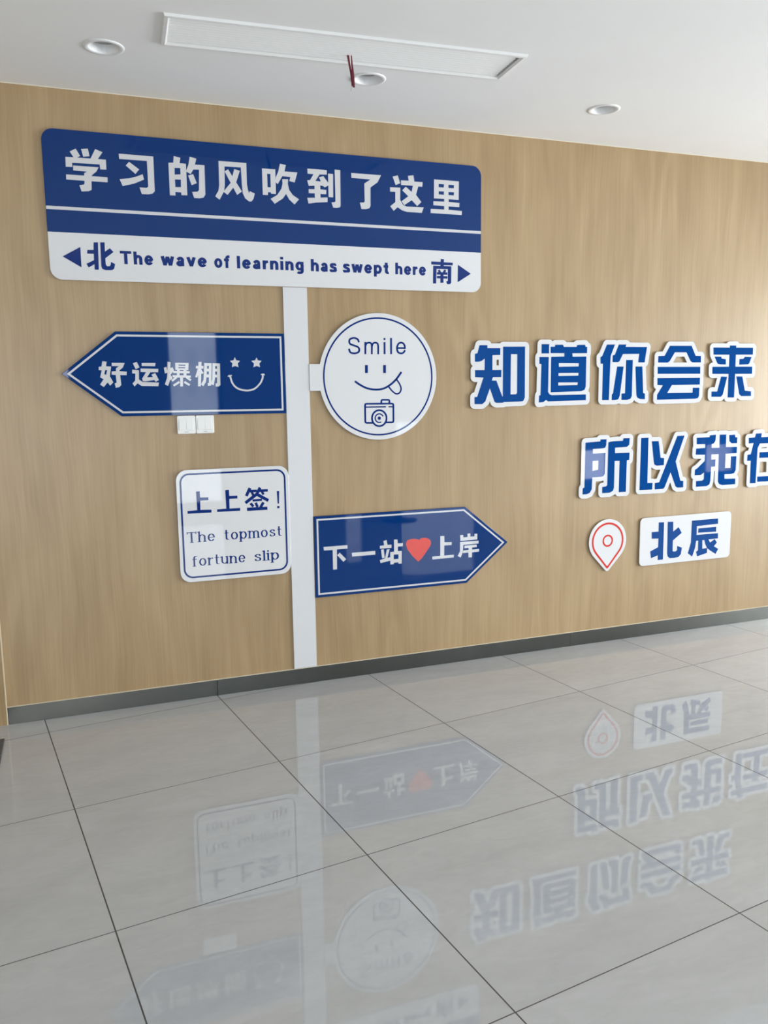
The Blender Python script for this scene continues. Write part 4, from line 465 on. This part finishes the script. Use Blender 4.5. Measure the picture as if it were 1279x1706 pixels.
 's_topmost': [[3878,7731,3874,7735,3876,7760,3913,7760,3918,7765,3918,8200,3918,8204,3868,8202,3863,8205,3865,8230,3916,8245,3923,8256,3993,8256,3996,8250,3998,8226,4008,8227,4028,8240,4038,8239,4058,8247,4068,8243,4108,8247,4128,8242,4138,8244,4158,8234,4168,8234,4188,8217,4193,8218,4218,8194,4237,8165,4250,8135,4259,8100,4262,8060,4259,8025,4238,7963,4218,7933,4194,7910,4188,7910,4168,7893,4158,7893,4138,7883,4128,7885,4108,7880,4068,7884,4058,7880,4038,7888,4028,7887,4008,7900,3998,7902,3996,7765,4003,7760,4039,7760,4041,7735,4038,7731],[4915,7875,4913,7871,4873,7870,4863,7865,4798,7865,4793,7870,4753,7870,4748,7875,4748,7895,4752,7900,4793,7903,4792,8115,4783,8158,4769,8180,4743,8203,4723,8209,4698,8199,4681,8185,4661,8150,4654,8120,4654,7905,4658,7900,4698,7898,4698,7872,4658,7870,4648,7865,4583,7865,4573,7870,4533,7873,4533,7897,4573,7900,4576,7905,4576,8115,4567,8155,4553,8180,4528,8202,4508,8209,4493,8205,4465,8185,4445,8150,4438,8120,4438,7905,4443,7900,4478,7900,4482,7895,4482,7875,4478,7870,4318,7871,4317,7900,4358,7900,4360,7905,4360,8200,4358,8204,4308,8202,4304,8210,4306,8230,4357,8245,4363,8256,4433,8256,4438,8250,4438,8235,4448,8231,4473,8242,4478,8237,4503,8242,4518,8239,4523,8243,4548,8236,4553,8239,4578,8227,4588,8228,4608,8209,4618,8207,4624,8215,4633,8216,4653,8232,4663,8230,4688,8242,4698,8238,4743,8242,4763,8236,4773,8239,4793,8228,4803,8228,4823,8210,4833,8206,4853,8180,4866,8150,4871,8110,4871,7905,4873,7900,4913,7900],[3718,8238,3733,8227,3743,8225,3766,8205,3786,8180,3810,8130,3818,8100,3820,8060,3811,8000,3800,7970,3785,7945,3763,7920,3743,7903,3733,7900,3718,7889,3708,7890,3688,7881,3683,7885,3663,7880,3628,7883,3623,7880,3603,7887,3593,7885,3578,7894,3568,7895,3543,7912,3523,7931,3491,7985,3482,8015,3477,8075,3482,8115,3492,8145,3522,8195,3543,8215,3568,8232,3578,8233,3593,8242,3603,8240,3623,8247,3628,8244,3648,8247,3658,8244,3663,8247,3683,8242,3688,8246,3708,8237],[5208,7888,5203,7890,5183,7882,5173,7884,5153,7880,5123,7883,5113,7880,5093,7887,5088,7884,5068,7895,5061,7895,5037,7910,5013,7934,4983,7985,4974,8015,4969,8075,4974,8115,4983,8141,4996,8170,5014,8195,5034,8215,5058,8231,5068,8232,5088,8243,5093,8240,5113,8247,5123,8244,5153,8247,5173,8243,5183,8245,5203,8236,5208,8238,5228,8224,5233,8226,5258,8205,5278,8181,5302,8130,5309,8100,5312,8060,5303,8000,5293,7973,5277,7945,5258,7922,5233,7901,5228,7903],[5443,7902,5423,7922,5403,7970,5408,7976,5463,7999,5468,7999,5474,7990,5498,7932,5533,7918,5563,7920,5608,7937,5616,7945,5620,7975,5613,8005,5598,8028,5483,8074,5433,8109,5414,8130,5410,8145,5411,8160,5418,8176,5443,8199,5478,8220,5508,8235,5533,8242,5588,8239,5613,8233,5663,8213,5678,8190,5681,8150,5678,8143,5608,8135,5602,8150,5600,8185,5578,8201,5558,8209,5503,8173,5490,8160,5488,8150,5500,8130,5533,8103,5593,8075,5648,8059,5673,8040,5692,8010,5698,7985,5698,7955,5685,7925,5673,7913,5668,7914,5658,7906,5603,7892,5563,7886,5498,7889],[5858,8376,5928,8375,5929,8245,5933,8240,5998,8240,6005,8235,6003,8211,5933,8210,5929,8205,5929,7980,5935,7950,5953,7923,5963,7918,6019,7920,6022,7915,6023,7895,6018,7890,5943,7883,5933,7887,5923,7885,5913,7891,5903,7891,5873,7916,5860,7935,5853,7955,5851,8205,5848,8210,5798,8211,5796,8235,5803,8240,5848,8240,5851,8245,5851,8370,5852,8375],[3218,8376,3291,8375,3292,8240,3363,8240,3368,8235,3368,8215,3363,8210,3292,8210,3292,7980,3298,7951,3313,7926,3323,7918,3383,7920,3386,7895,3383,7890,3313,7887,3308,7883,3293,7888,3288,7884,3273,7892,3268,7890,3248,7903,3223,7937,3216,7955,3214,7980,3214,8205,3213,8210,3163,8210,3159,8215,3159,8235,3163,8240,3213,8240,3214,8370],[5143,8214,5173,8201,5186,8190,5208,8160,5227,8115,5234,8065,5228,8015,5210,7970,5196,7950,5173,7926,5143,7913,5118,7920,5104,7930,5077,7960,5057,8000,5047,8055,5051,8105,5058,8130,5075,8165,5103,8197,5118,8207],[3648,8214,3666,8210,3682,8200,3694,8190,3717,8160,3736,8115,3742,8065,3736,8015,3718,7970,3704,7950,3679,7925,3648,7913,3627,7920,3612,7930,3585,7960,3565,8000,3555,8055,3559,8105,3575,8150,3609,8195,3628,8208],[4093,8214,4123,8200,4155,8165,4176,8120,4184,8065,4176,8010,4153,7960,4127,7930,4093,7913,4078,7915,4063,7923,4033,7952,4009,7995,3997,8050,4001,8105,4019,8155,4048,8192,4063,8205]],
 's_fortune': [[2000,6705,1980,6716,1970,6717,1946,6734,1926,6754,1896,6804,1887,6834,1882,6874,1882,6904,1895,6962,1926,7014,1950,7038,1975,7053,1980,7052,2000,7064,2005,7061,2025,7068,2035,7065,2095,7066,2115,7057,2120,7059,2140,7045,2145,7046,2170,7026,2190,7002,2205,6977,2216,6949,2226,6889,2223,6849,2216,6819,2190,6766,2170,6742,2145,6722,2140,6723,2120,6709,2115,6711,2095,6702,2035,6704,2025,6701,2005,6708],[4010,7067,4030,7058,4040,7058,4065,7044,4080,7029,4085,7028,4105,7003,4131,6949,4137,6919,4140,6879,4120,6875,4115,6869,3889,6869,3886,6864,3890,6839,3906,6794,3926,6764,3955,6739,3975,6733,4005,6748,4055,6812,4111,6779,4090,6746,4070,6727,4045,6712,4035,6712,4020,6704,4010,6706,3990,6700,3985,6703,3950,6700,3930,6706,3925,6703,3905,6714,3897,6714,3880,6728,3874,6729,3853,6749,3835,6774,3821,6804,3808,6859,3807,6899,3811,6929,3830,6985,3849,7014,3868,7034,3875,7036,3890,7050,3900,7052,3920,7063,3925,7060,3945,7068,3950,7064,3970,7067,3980,7065,3985,7068,4005,7063],[3753,6694,3750,6691,3710,6691,3700,6685,3635,6685,3625,6691,3590,6691,3586,6694,3588,6719,3625,6721,3631,6724,3630,6924,3626,6954,3607,6994,3594,7009,3575,7022,3550,7030,3520,7019,3491,6989,3479,6964,3460,6899,3460,6724,3465,6721,3503,6719,3504,6694,3500,6691,3340,6691,3337,6694,3338,6719,3375,6721,3382,6724,3381,7024,3330,7022,3326,7029,3327,7049,3375,7064,3385,7077,3455,7077,3459,7074,3460,7038,3485,7056,3495,7053,3520,7063,3525,7058,3550,7062,3565,7059,3575,7063,3600,7054,3610,7057,3630,7044,3640,7045,3660,7025,3670,7021,3685,6997,3691,6994,3705,6959,3709,6929,3709,6724,3715,6721,3750,6720],[2901,7049,2950,7064,2955,7067,2956,7079,2960,7083,3030,7083,3034,7079,3034,6844,3038,6814,3048,6789,3075,6756,3095,6744,3120,6738,3155,6750,3175,6767,3189,6784,3199,6804,3204,6829,3205,7024,3150,7024,3150,7049,3200,7065,3210,7077,3280,7077,3283,7069,3283,6694,3275,6691,3210,6691,3206,6694,3205,6714,3200,6719,3195,6715,3185,6717,3160,6707,3150,6710,3100,6706,3075,6712,3065,6709,3040,6722,3030,6722,3010,6739,3000,6742,2977,6769,2961,6804,2956,6834,2956,7024,2901,7024],[1565,6691,1563,6699,1565,6720,1600,6721,1607,6724,1607,7024,1605,7030,1555,7030,1551,7034,1554,7059,1605,7061,1609,7114,1616,7139,1642,7179,1665,7196,1670,7194,1685,7203,1695,7200,1710,7204,1715,7199,1720,7203,1745,7197,1798,7199,1800,7172,1740,7164,1720,7168,1710,7160,1697,7139,1687,7104,1685,7064,1690,7060,1765,7060,1770,7059,1772,7054,1770,7032,1685,7029,1685,6724,1690,6721,1728,6719,1730,6694,1725,6691,1690,6691,1680,6685,1615,6685,1605,6691],[2280,6692,2280,6720,2320,6721,2324,6724,2324,7019,2320,7025,2270,7023,2269,7049,2320,7065,2325,7076,2330,7077,2400,7075,2402,7049,2405,7044,2415,7055,2435,7046,2500,7056,2505,7061,2560,7060,2555,7004,2550,7002,2505,7002,2500,7023,2465,7016,2428,6969,2403,6904,2402,6724,2405,6721,2445,6719,2445,6693],[2695,7196,2770,7195,2771,7064,2775,7060,2845,7059,2845,7032,2772,7029,2771,6799,2775,6774,2790,6747,2805,6739,2860,6741,2865,6719,2860,6711,2790,6707,2785,6704,2770,6708,2765,6705,2750,6712,2745,6711,2712,6739,2695,6774,2692,7029,2640,7031,2637,7034,2637,7054,2640,7060,2690,7061,2693,7064],[2055,6733,2030,6741,2015,6751,1991,6779,1969,6824,1960,6874,1964,6924,1971,6949,1990,6988,2015,7017,2030,7027,2055,7035,2070,7031,2100,7009,2123,6979,2141,6934,2147,6884,2141,6834,2123,6789,2100,6759,2085,6747],[4061,6899,3890,6899,3886,6904,3894,6944,3915,6989,3950,7026,3975,7034,4000,7023,4015,7010,4038,6979,4055,6934]],
 's_slip': [[5407,6543,5404,6546,5406,6571,5452,6572,5455,6576,5455,7011,5452,7016,5392,7015,5392,7040,5452,7056,5457,7067,5537,7068,5542,7066,5543,7041,5547,7038,5557,7039,5582,7053,5587,7049,5612,7058,5622,7055,5672,7059,5697,7053,5702,7057,5727,7046,5737,7047,5762,7029,5767,7030,5797,7004,5817,6978,5834,6946,5843,6911,5846,6871,5843,6836,5832,6801,5817,6771,5797,6746,5769,6721,5762,6721,5737,6704,5727,6705,5702,6694,5697,6698,5672,6692,5622,6696,5617,6692,5587,6701,5582,6697,5557,6712,5545,6711,5543,6576,5547,6572,5592,6571,5592,6543],[4925,6736,4897,6719,4832,6704,4787,6698,4697,6702,4672,6710,4667,6708,4637,6722,4621,6741,4604,6781,4605,6786,4672,6811,4677,6810,4683,6801,4712,6743,4752,6730,4787,6731,4837,6748,4848,6756,4852,6786,4842,6820,4822,6842,4687,6889,4627,6929,4617,6941,4612,6956,4612,6971,4619,6986,4642,7006,4697,7036,4752,7054,4827,7049,4887,7030,4902,7022,4917,7001,4920,6961,4917,6955,4837,6946,4831,6961,4829,6996,4812,7008,4782,7020,4757,7010,4718,6986,4702,6972,4700,6961,4712,6942,4747,6916,4817,6887,4882,6871,4912,6851,4932,6821,4939,6796,4937,6756],[5137,7207,5140,7201,5140,6716,5142,6712,5188,6711,5191,6706,5191,6686,5187,6682,5007,6682,5001,6686,5001,6706,5006,6711,5047,6712,5053,6716,5053,7151,5047,7156,4992,7153,4989,7156,4989,7176,4992,7182,5051,7196,5057,7207],[5652,7026,5672,7021,5692,7009,5725,6976,5749,6931,5758,6876,5750,6821,5723,6771,5692,6740,5672,6729,5652,6724,5637,6726,5617,6735,5586,6761,5557,6806,5543,6861,5548,6916,5569,6966,5602,7004,5620,7016],[5337,7068,5342,7061,5342,6716,5347,6712,5388,6711,5393,6706,5393,6686,5387,6682,5207,6682,5203,6686,5203,6706,5206,6711,5252,6712,5254,6716,5254,7011,5252,7016,5192,7014,5190,7036,5192,7041,5251,7056,5257,7068],[5341,7196,5342,7131,5337,7127,5257,7127,5254,7131,5254,7196,5257,7200,5337,7200]],
}
def outline(key):
    return [[(l[k] / 1e4, l[k + 1] / 1e4) for k in range(0, len(l), 2)] for l in GLYPHS[key]]
T = 0.0115                         # front of the acrylic sheets, held off the wall by added spacers coloured dark as gap shade
SHEET = 0.005
INK = 0.0005
def board(name, label, cat, loc, pts, mat, bevel=0.0012, part='panel', front=T):
    t = thing(name, label, cat, loc)
    on_wall(part, [pts], front, SHEET, mat, t, bevel)
    on_wall('shade_spacer', [inset(pts, 0.012)], front - SHEET, front - SHEET - 0.0002, M['gap_shade'], t)
    return t
def ink(name, key, mat, parent, front=T, label=None):
    o = on_wall(name, outline(key), front + INK, INK, mat, parent)
    if label: o['label'] = label
    return o
def band(name, outer, inner, mat, parent, front=T):
    return on_wall(name, [outer, inner], front + INK, INK, mat, parent)

# ---- the white post of the signpost
t = thing('signpost_pole', 'tall narrow white flat board running down the wood wall as a signpost pole', 'signpost', (0.708, 0, 0.0815))
on_wall('post_board', [[(0.6475, 0.0845), (0.7685, 0.0845), (0.7685, 2.0065), (0.6475, 2.0065)]], 0.008, 0.0078, M['post'], t, 0.001)

# ---- the big street-name board
X0, X1, Z0, Z1 = -0.3965, 1.7165, 2.0085, 2.6425
t = board('street_sign', 'large rounded blue and white road sign board at the top of the white post', 'sign', ((X0 + X1) / 2, 0, Z0), rounded(X0, X1, Z0, Z1, 0.05), M['white'])
r = 0.05
top = [p for p in rounded(X0, X1, Z0, Z1, r) if p[1] > (Z0 + Z1) / 2]
on_wall('blue_field', [top + [(X0, 2.2115), (X1, 2.2115)]], T + 0.0003, 0.0003, M['blue'], t)['label'] = 'glossy blue upper field'
on_wall('stripe', [[(X0 + 0.001, 2.3065), (X1 - 0.001, 2.3065), (X1 - 0.001, 2.3205), (X0 + 0.001, 2.3205)]], T + INK, INK, M['print_white'], t)
for k in ('xue', 'xi', 'de', 'feng', 'chui', 'dao', 'le', 'zhe', 'li'): ink('character', k, M['print_white'], t, T + 0.0003, 'white Chinese character')
for k in ('north', 'south'): ink('character', k, M['ink'], t, label='small blue Chinese character')
for k in ('triL', 'triR'): ink('arrow_mark', k, M['ink'], t)
for k in ('The', 'wave', 'of', 'learning', 'has', 'swept', 'here'): ink('word', 'w_' + k, M['ink'], t)

# ---- left pointing blue arrow
pts = [(-0.379, 1.5975), (-0.1400, 1.7870), (0.6455, 1.7850), (0.6455, 1.4000), (-0.1320, 1.4030)]
t = board('arrow_sign', 'blue arrow sign pointing left with star-eyed smiley, left of the white post', 'sign', (0.13, 0, 1.40), pts, M['blue'])
band('border_line', inset(pts, 0.0135), inset(pts, 0.0225), M['print_white'], t)
for k in ('hao', 'yun', 'bao', 'peng'): ink('character', k, M['print_white'], t)
for k in ('star1', 'star2'): ink('star', k, M['print_white'], t)
ink('smile_line', 'grin', M['print_white'], t)

# ---- right pointing blue arrow
pts = [(0.7715, 0.8740), (1.6235, 0.8715), (1.8885, 0.6560), (1.6335, 0.4460), (0.7715, 0.4500)]
t = board('arrow_sign', 'blue arrow sign pointing right with a red heart, low beside the white post', 'sign', (1.25, 0, 0.446), pts, M['blue'])
band('border_line', inset(pts, 0.0135), inset(pts, 0.0225), M['print_white'], t)
for k in ('xia', 'yi', 'zhan', 'shang3', 'an'): ink('character', k, M['print_white'], t)
ink('heart', 'heart', M['red_print'], t, label='red heart')

# ---- round smile sign with the tab that reaches the post
CX, CZ, CR = 1.1370, 1.5725, 0.3200
a = math.asin(0.0665 / CR)
keyhole = [(CX + CR * math.cos(q), CZ + CR * math.sin(q)) for q in [(-PI + a) + (2 * PI - 2 * a) * k / 96 for k in range(97)]]
keyhole += [(0.7690, CZ + 0.0665), (0.7690, CZ - 0.0665)]
t = board('round_sign', 'round white sign with a winking tongue face and camera, right of the post', 'sign', (CX, 0, CZ - CR), keyhole, M['white'])
band('ring_line', circle(CX, CZ, 0.2985, 96), circle(CX, CZ, 0.2905, 96), M['ink'], t)
ink('word', 'w_smile', M['ink'], t)
for k in ('eyeL', 'eyeR'): ink('eye', k, M['ink'], t)
ink('mouth', 'mouth', M['ink'], t)
ink('tongue', 'tongue', M['ink'], t)
ink('camera_icon', 'camera', M['ink'], t)

# ---- square fortune slip sign
X0, X1, Z0, Z1 = 0.0960, 0.6470, 0.5920, 1.1410
pts = rounded(X0, X1, Z0, Z1, 0.052)
t = board('square_sign', 'square white rounded sign with blue outline, below the light switches', 'sign', ((X0 + X1) / 2, 0, Z0), pts, M['white'])
band('border_line', rounded(X0 + 0.0165, X1 - 0.0165, Z0 + 0.0195, Z1 - 0.0165, 0.045), rounded(X0 + 0.0250, X1 - 0.0250, Z0 + 0.0280, Z1 - 0.0250, 0.037), M['ink'], t)
for k in ('shang1', 'shang2', 'qian'): ink('character', k, M['ink'], t)
ink('exclamation_mark', 'bang', M['ink'], t)
for k in ('The', 'topmost', 'fortune', 'slip'): ink('word', 's_' + k, M['ink'], t)

# ---- cut-out slogan letters, each a board of its own
TL = 0.013
ROW = {'upper': 'upper slogan row of cut-out letters', 'lower': 'lower slogan row of cut-out letters'}
for key, row, label in (
        ('zhi', 'upper', 'blue cut-out character with white rim, leftmost of the upper slogan row'),
        ('dao', 'upper', 'blue cut-out character with three white slots, second in the upper slogan row'),
        ('ni', 'upper', 'blue cut-out character with white rim, middle of the upper slogan row'),
        ('hui', 'upper', 'blue cut-out character with wood showing through its roof gap, fourth in upper row'),
        ('lai', 'upper', 'blue cut-out character with white rim, rightmost of the upper slogan row'),
        ('suo', 'lower', 'blue cut-out character with white rim, leftmost of the lower slogan row'),
        ('yi', 'lower', 'blue cut-out character with a long crossing stroke, second in the lower slogan row'),
        ('wo', 'lower', 'blue cut-out character with white rim, third in the lower slogan row'),
        ('zai', 'lower', 'blue cut-out character cut off by the right edge of the photo')):
    rim = outline('B_' + key)
    xs = [p[0] for p in rim[0]]; zs = [p[1] for p in rim[0]]
    t = thing('cutout_letter', label, 'wall letter', ((min(xs) + max(xs)) / 2, 0, min(zs)), group=ROW[row])
    on_wall('white_backing', rim, TL, 0.006, M['white'], t, 0.0)
    on_wall('shade_spacer', outline('L_' + key), TL - 0.006, TL - 0.0062, M['gap_shade'], t)  # added unseen spacer, dark so the gap behind the letter reads as shadow
    ink('blue_face', 'L_' + key, M['face_blue'], t, TL)

# ---- location pin
PX, PZ, PR, TIP = 2.5540, 0.6100, 0.1300, 0.4270
def teardrop(r, tip, n=40):
    d = PZ - tip; b = math.asin(r / d)                 # tangent lines from the tip
    a0 = -b; a1 = PI + b
    pts = [(PX + r * math.cos(a0 + (a1 - a0) * k / n), PZ + r * math.sin(a0 + (a1 - a0) * k / n)) for k in range(n + 1)]
    return pts, tip
def pin_outline(r, tip, soft):
    pts, tip = teardrop(r, tip)
    a, b = Vector(pts[-1]), Vector(pts[0]); tipv = Vector((PX, tip))
    p, q = tipv + (a - tipv).normalized() * soft, tipv + (b - tipv).normalized() * soft
    cur = [tuple(p * (1 - s) ** 2 + tipv * 2 * s * (1 - s) + q * s * s) for s in [k / 6 for k in range(7)]]
    return pts + cur
t = board('location_pin', 'small white map pin cut-out with red outline beside the white name plate', 'pin sign', (PX, 0, TIP), pin_outline(PR, TIP - 0.006, 0.022), M['white'])
band('outline_line', pin_outline(0.1100, 0.4405, 0.012), pin_outline(0.0985, 0.4570, 0.010), M['red_line'], t)
band('ring', circle(PX, PZ + 0.0015, 0.0365, 48), circle(PX, PZ + 0.0015, 0.0265, 48), M['red_line'], t)

# ---- white name plate
X0, X1, Z0, Z1 = 2.7815, 3.4665, 0.4370, 0.7290
t = board('name_plate', 'white rectangular plate with two blue characters, right of the map pin', 'sign', ((X0 + X1) / 2, 0, Z0), rounded(X0, X1, Z0, Z1, 0.028), M['white'])
for k in ('bei', 'chen'): ink('character', k, M['face_blue'], t)

# ---- two light switches under the left arrow
def light_switch(x, label):
    t = thing('light_switch', label, 'light switch', (x, 0, 1.3560), group='light switches under the blue arrow')
    on_wall('plate', [rounded(x - 0.0425, x + 0.0425, 1.3130, 1.3990, 0.006)], 0.008, 0.0078, M['switch'], t, 0.0015)
    for s in (-1, 1):
        xc = x - 0.001 + s * 0.0166
        bm = bmesh.new(); bm_box(bm, xc - 0.0163, xc + 0.0163, -0.0115, -0.0079, 1.3305, 1.3845)
        for v in bm.verts:                                  # a rocker tips: its lower half stands forward
            if v.co.y < -0.009 and v.co.z > 1.36: v.co.y = -0.0092
        bm.transform(Matrix.Translation(-Vector(t.location)))
        link('rocker', bm_mesh(bm, 'rocker', 0.0006, 1), M['switch'], t)
    bm = bmesh.new(); bm_box(bm, x - 0.009, x + 0.009, -0.0083, -0.0079, 1.3205, 1.3225); bm.transform(Matrix.Translation(-Vector(t.location)))
    link('indicator', bm_mesh(bm, 'indicator'), M['grey_mark'], t)
light_switch(0.1590, 'white wall light switch, the left of two under the blue arrow sign')
light_switch(0.2465, 'white wall light switch, the right of two under the blue arrow sign')

# ---- recessed downlights
def downlight(x, y, label):
    t = thing('downlight', label, 'ceiling light', (x, y, HC), group='recessed downlights along the wall')
    bm = lathe([(0.0565, 0.004), (0.0565, -0.0015), (0.0585, -0.0032), (0.0690, -0.0042), (0.0765, -0.0022), (0.0770, 0.0)])
    link('trim_ring', bm_mesh(bm, 'trim_ring'), M['lamp_white'], t)
    bm = lathe([(0.0563, 0.0), (0.0520, 0.018), (0.0500, 0.030), (0.0500, 0.060), (0.0510, 0.060), (0.0510, 0.030), (0.0530, 0.018), (0.0563, 0.003)])
    link('reflector', bm_mesh(bm, 'reflector'), M['lamp_white'], t)
    bm = lathe([(0.0, 0.0260), (0.0495, 0.0280), (0.0495, 0.0300), (0.0, 0.0300)])
    link('diffuser', bm_mesh(bm, 'diffuser'), M['diffuser'], t)
downlight(*LAMPS[0], 'round white downlight in the ceiling, left of the air vent')
downlight(*LAMPS[1], 'round white downlight in the ceiling behind the dangling red ribbon')
downlight(*LAMPS[2], 'round white downlight in the ceiling, right of the air vent')

# ---- linear air vent
t = thing('air_vent', 'long white slatted air conditioning grille set in the ceiling', 'air vent', (VX, VY, HC), VA)
def frame_ring(a, b):                                        # rectangle loop, a inset, height b
    return [(a, -a, b), (VL - a, -a, b), (VL - a, -VW + a, b), (a, -VW + a, b)]
bm = bmesh.new()
prof = [(0.0, -0.0002), (0.004, -0.0095), (0.016, -0.0105), (0.024, -0.004), (0.024, 0.020), (0.022, 0.020)]
rings = [[bm.verts.new(p) for p in frame_ring(a, b)] for a, b in prof]
for r0, r1 in zip(rings[:-1], rings[1:]):
    for k in range(4): bm.faces.new([r0[k], r0[(k + 1) % 4], r1[(k + 1) % 4], r1[k]])
bmesh.ops.recalc_face_normals(bm, faces=bm.faces[:])
link('frame', bm_mesh(bm, 'frame'), M['vent'], t)
NS = 11
for k in range(NS):
    yc = -0.0245 - (VW - 0.049) * (k + 0.5) / NS
    bm = bmesh.new()                                          # ridged blade, a thin open slot on either side
    ends = [[bm.verts.new((x, y, z)) for y, z in ((-0.0088, 0.0), (-0.004, -0.0032), (0.001, -0.0045), (0.0088, 0.001), (0.0088, 0.003), (-0.0088, 0.003))] for x in (0.025, VL - 0.034)]
    for q in range(6): bm.faces.new([ends[0][q], ends[0][(q + 1) % 6], ends[1][(q + 1) % 6], ends[1][q]])
    bm.faces.new(ends[0]); bm.faces.new(ends[1][::-1])
    bmesh.ops.recalc_face_normals(bm, faces=bm.faces[:])
    bm.transform(Matrix.Translation((0, yc, 0.001)))
    link('slat', bm_mesh(bm, 'slat'), M['vent'], t)
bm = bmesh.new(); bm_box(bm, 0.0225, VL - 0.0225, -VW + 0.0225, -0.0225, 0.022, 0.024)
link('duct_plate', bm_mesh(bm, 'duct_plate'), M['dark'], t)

# ---- red ribbon tied to the grille
t = thing('red_ribbon', 'two dark red ribbon strips dangling from the ceiling grille', 'ribbon', (0.764, -0.735, 2.806))
def strip(name, line, mat, depth=0.0006):
    """line: (x left, x right, z, y) stations"""
    bm = bmesh.new(); q = []
    for xl, xr, z, y in line: q.append([bm.verts.new((xl, y, z)), bm.verts.new((xr, y, z)), bm.verts.new((xr, y + depth, z)), bm.verts.new((xl, y + depth, z))])
    for a, b in zip(q[:-1], q[1:]):
        for k in range(4): bm.faces.new([a[k], a[(k + 1) % 4], b[(k + 1) % 4], b[k]])
    bm.faces.new(q[0]); bm.faces.new(q[-1][::-1])
    bmesh.ops.recalc_face_normals(bm, faces=bm.faces[:])
    bm.transform(Matrix.Translation(-Vector(t.location)))
    return link(name, bm_mesh(bm, name), mat, t)
strip('strip', [(0.7530, 0.7625, 2.8130, -0.735), (0.7590, 0.7670, 2.780, -0.735), (0.7655, 0.7735, 2.7475, -0.7352), (0.7690, 0.7780, 2.715, -0.7354), (0.7715, 0.7790, 2.699, -0.7354)], M['ribbon'])
strip('strip', [(0.7700, 0.7735, 2.8130, -0.736), (0.7700, 0.7765, 2.780, -0.737), (0.7712, 0.7812, 2.7475, -0.7372), (0.7735, 0.7830, 2.715, -0.7374), (0.7745, 0.7832, 2.6945, -0.7374)], M['ribbon'])
strip('thread', [(0.7697, 0.7705, 2.716, -0.7362), (0.7690, 0.7698, 2.700, -0.7362), (0.7672, 0.7680, 2.690, -0.7362), (0.7676, 0.7684, 2.680, -0.7362)], M['thread'])

# ---- dark floor mat, only its corner shows
t = thing('floor_mat', 'dark grey floor mat corner at the left edge of the floor', 'mat', (-1.2, -0.64, 0))
bm = bmesh.new(); bm_box(bm, -0.482, 0.482, -0.455, 0.455, 0.0, 0.006)
link('pile', bm_mesh(bm, 'pile', 0.002, 1), M['mat'], t)

# ---- pedestal table further back in the room, seen as a reflection in the right arrow
t = thing('pedestal_table', 'dark round pedestal table mirrored in the right pointing blue arrow sign', 'table', (3.17, -4.90, 0))
bm = lathe([(0.0, 0.0), (0.215, 0.0), (0.215, 0.008), (0.06, 0.030), (0.035, 0.05), (0.0, 0.05)]); link('base', bm_mesh(bm, 'base'), M['dark_metal'], t)
bm = lathe([(0.0, 0.04), (0.032, 0.04), (0.032, 0.715), (0.0, 0.715)], 32); link('pole', bm_mesh(bm, 'pole'), M['dark_metal'], t)
bm = lathe([(0.0, 0.715), (0.345, 0.715), (0.35, 0.72), (0.35, 0.74), (0.0, 0.742)]); link('tabletop', bm_mesh(bm, 'tabletop'), M['dark_metal'], t)
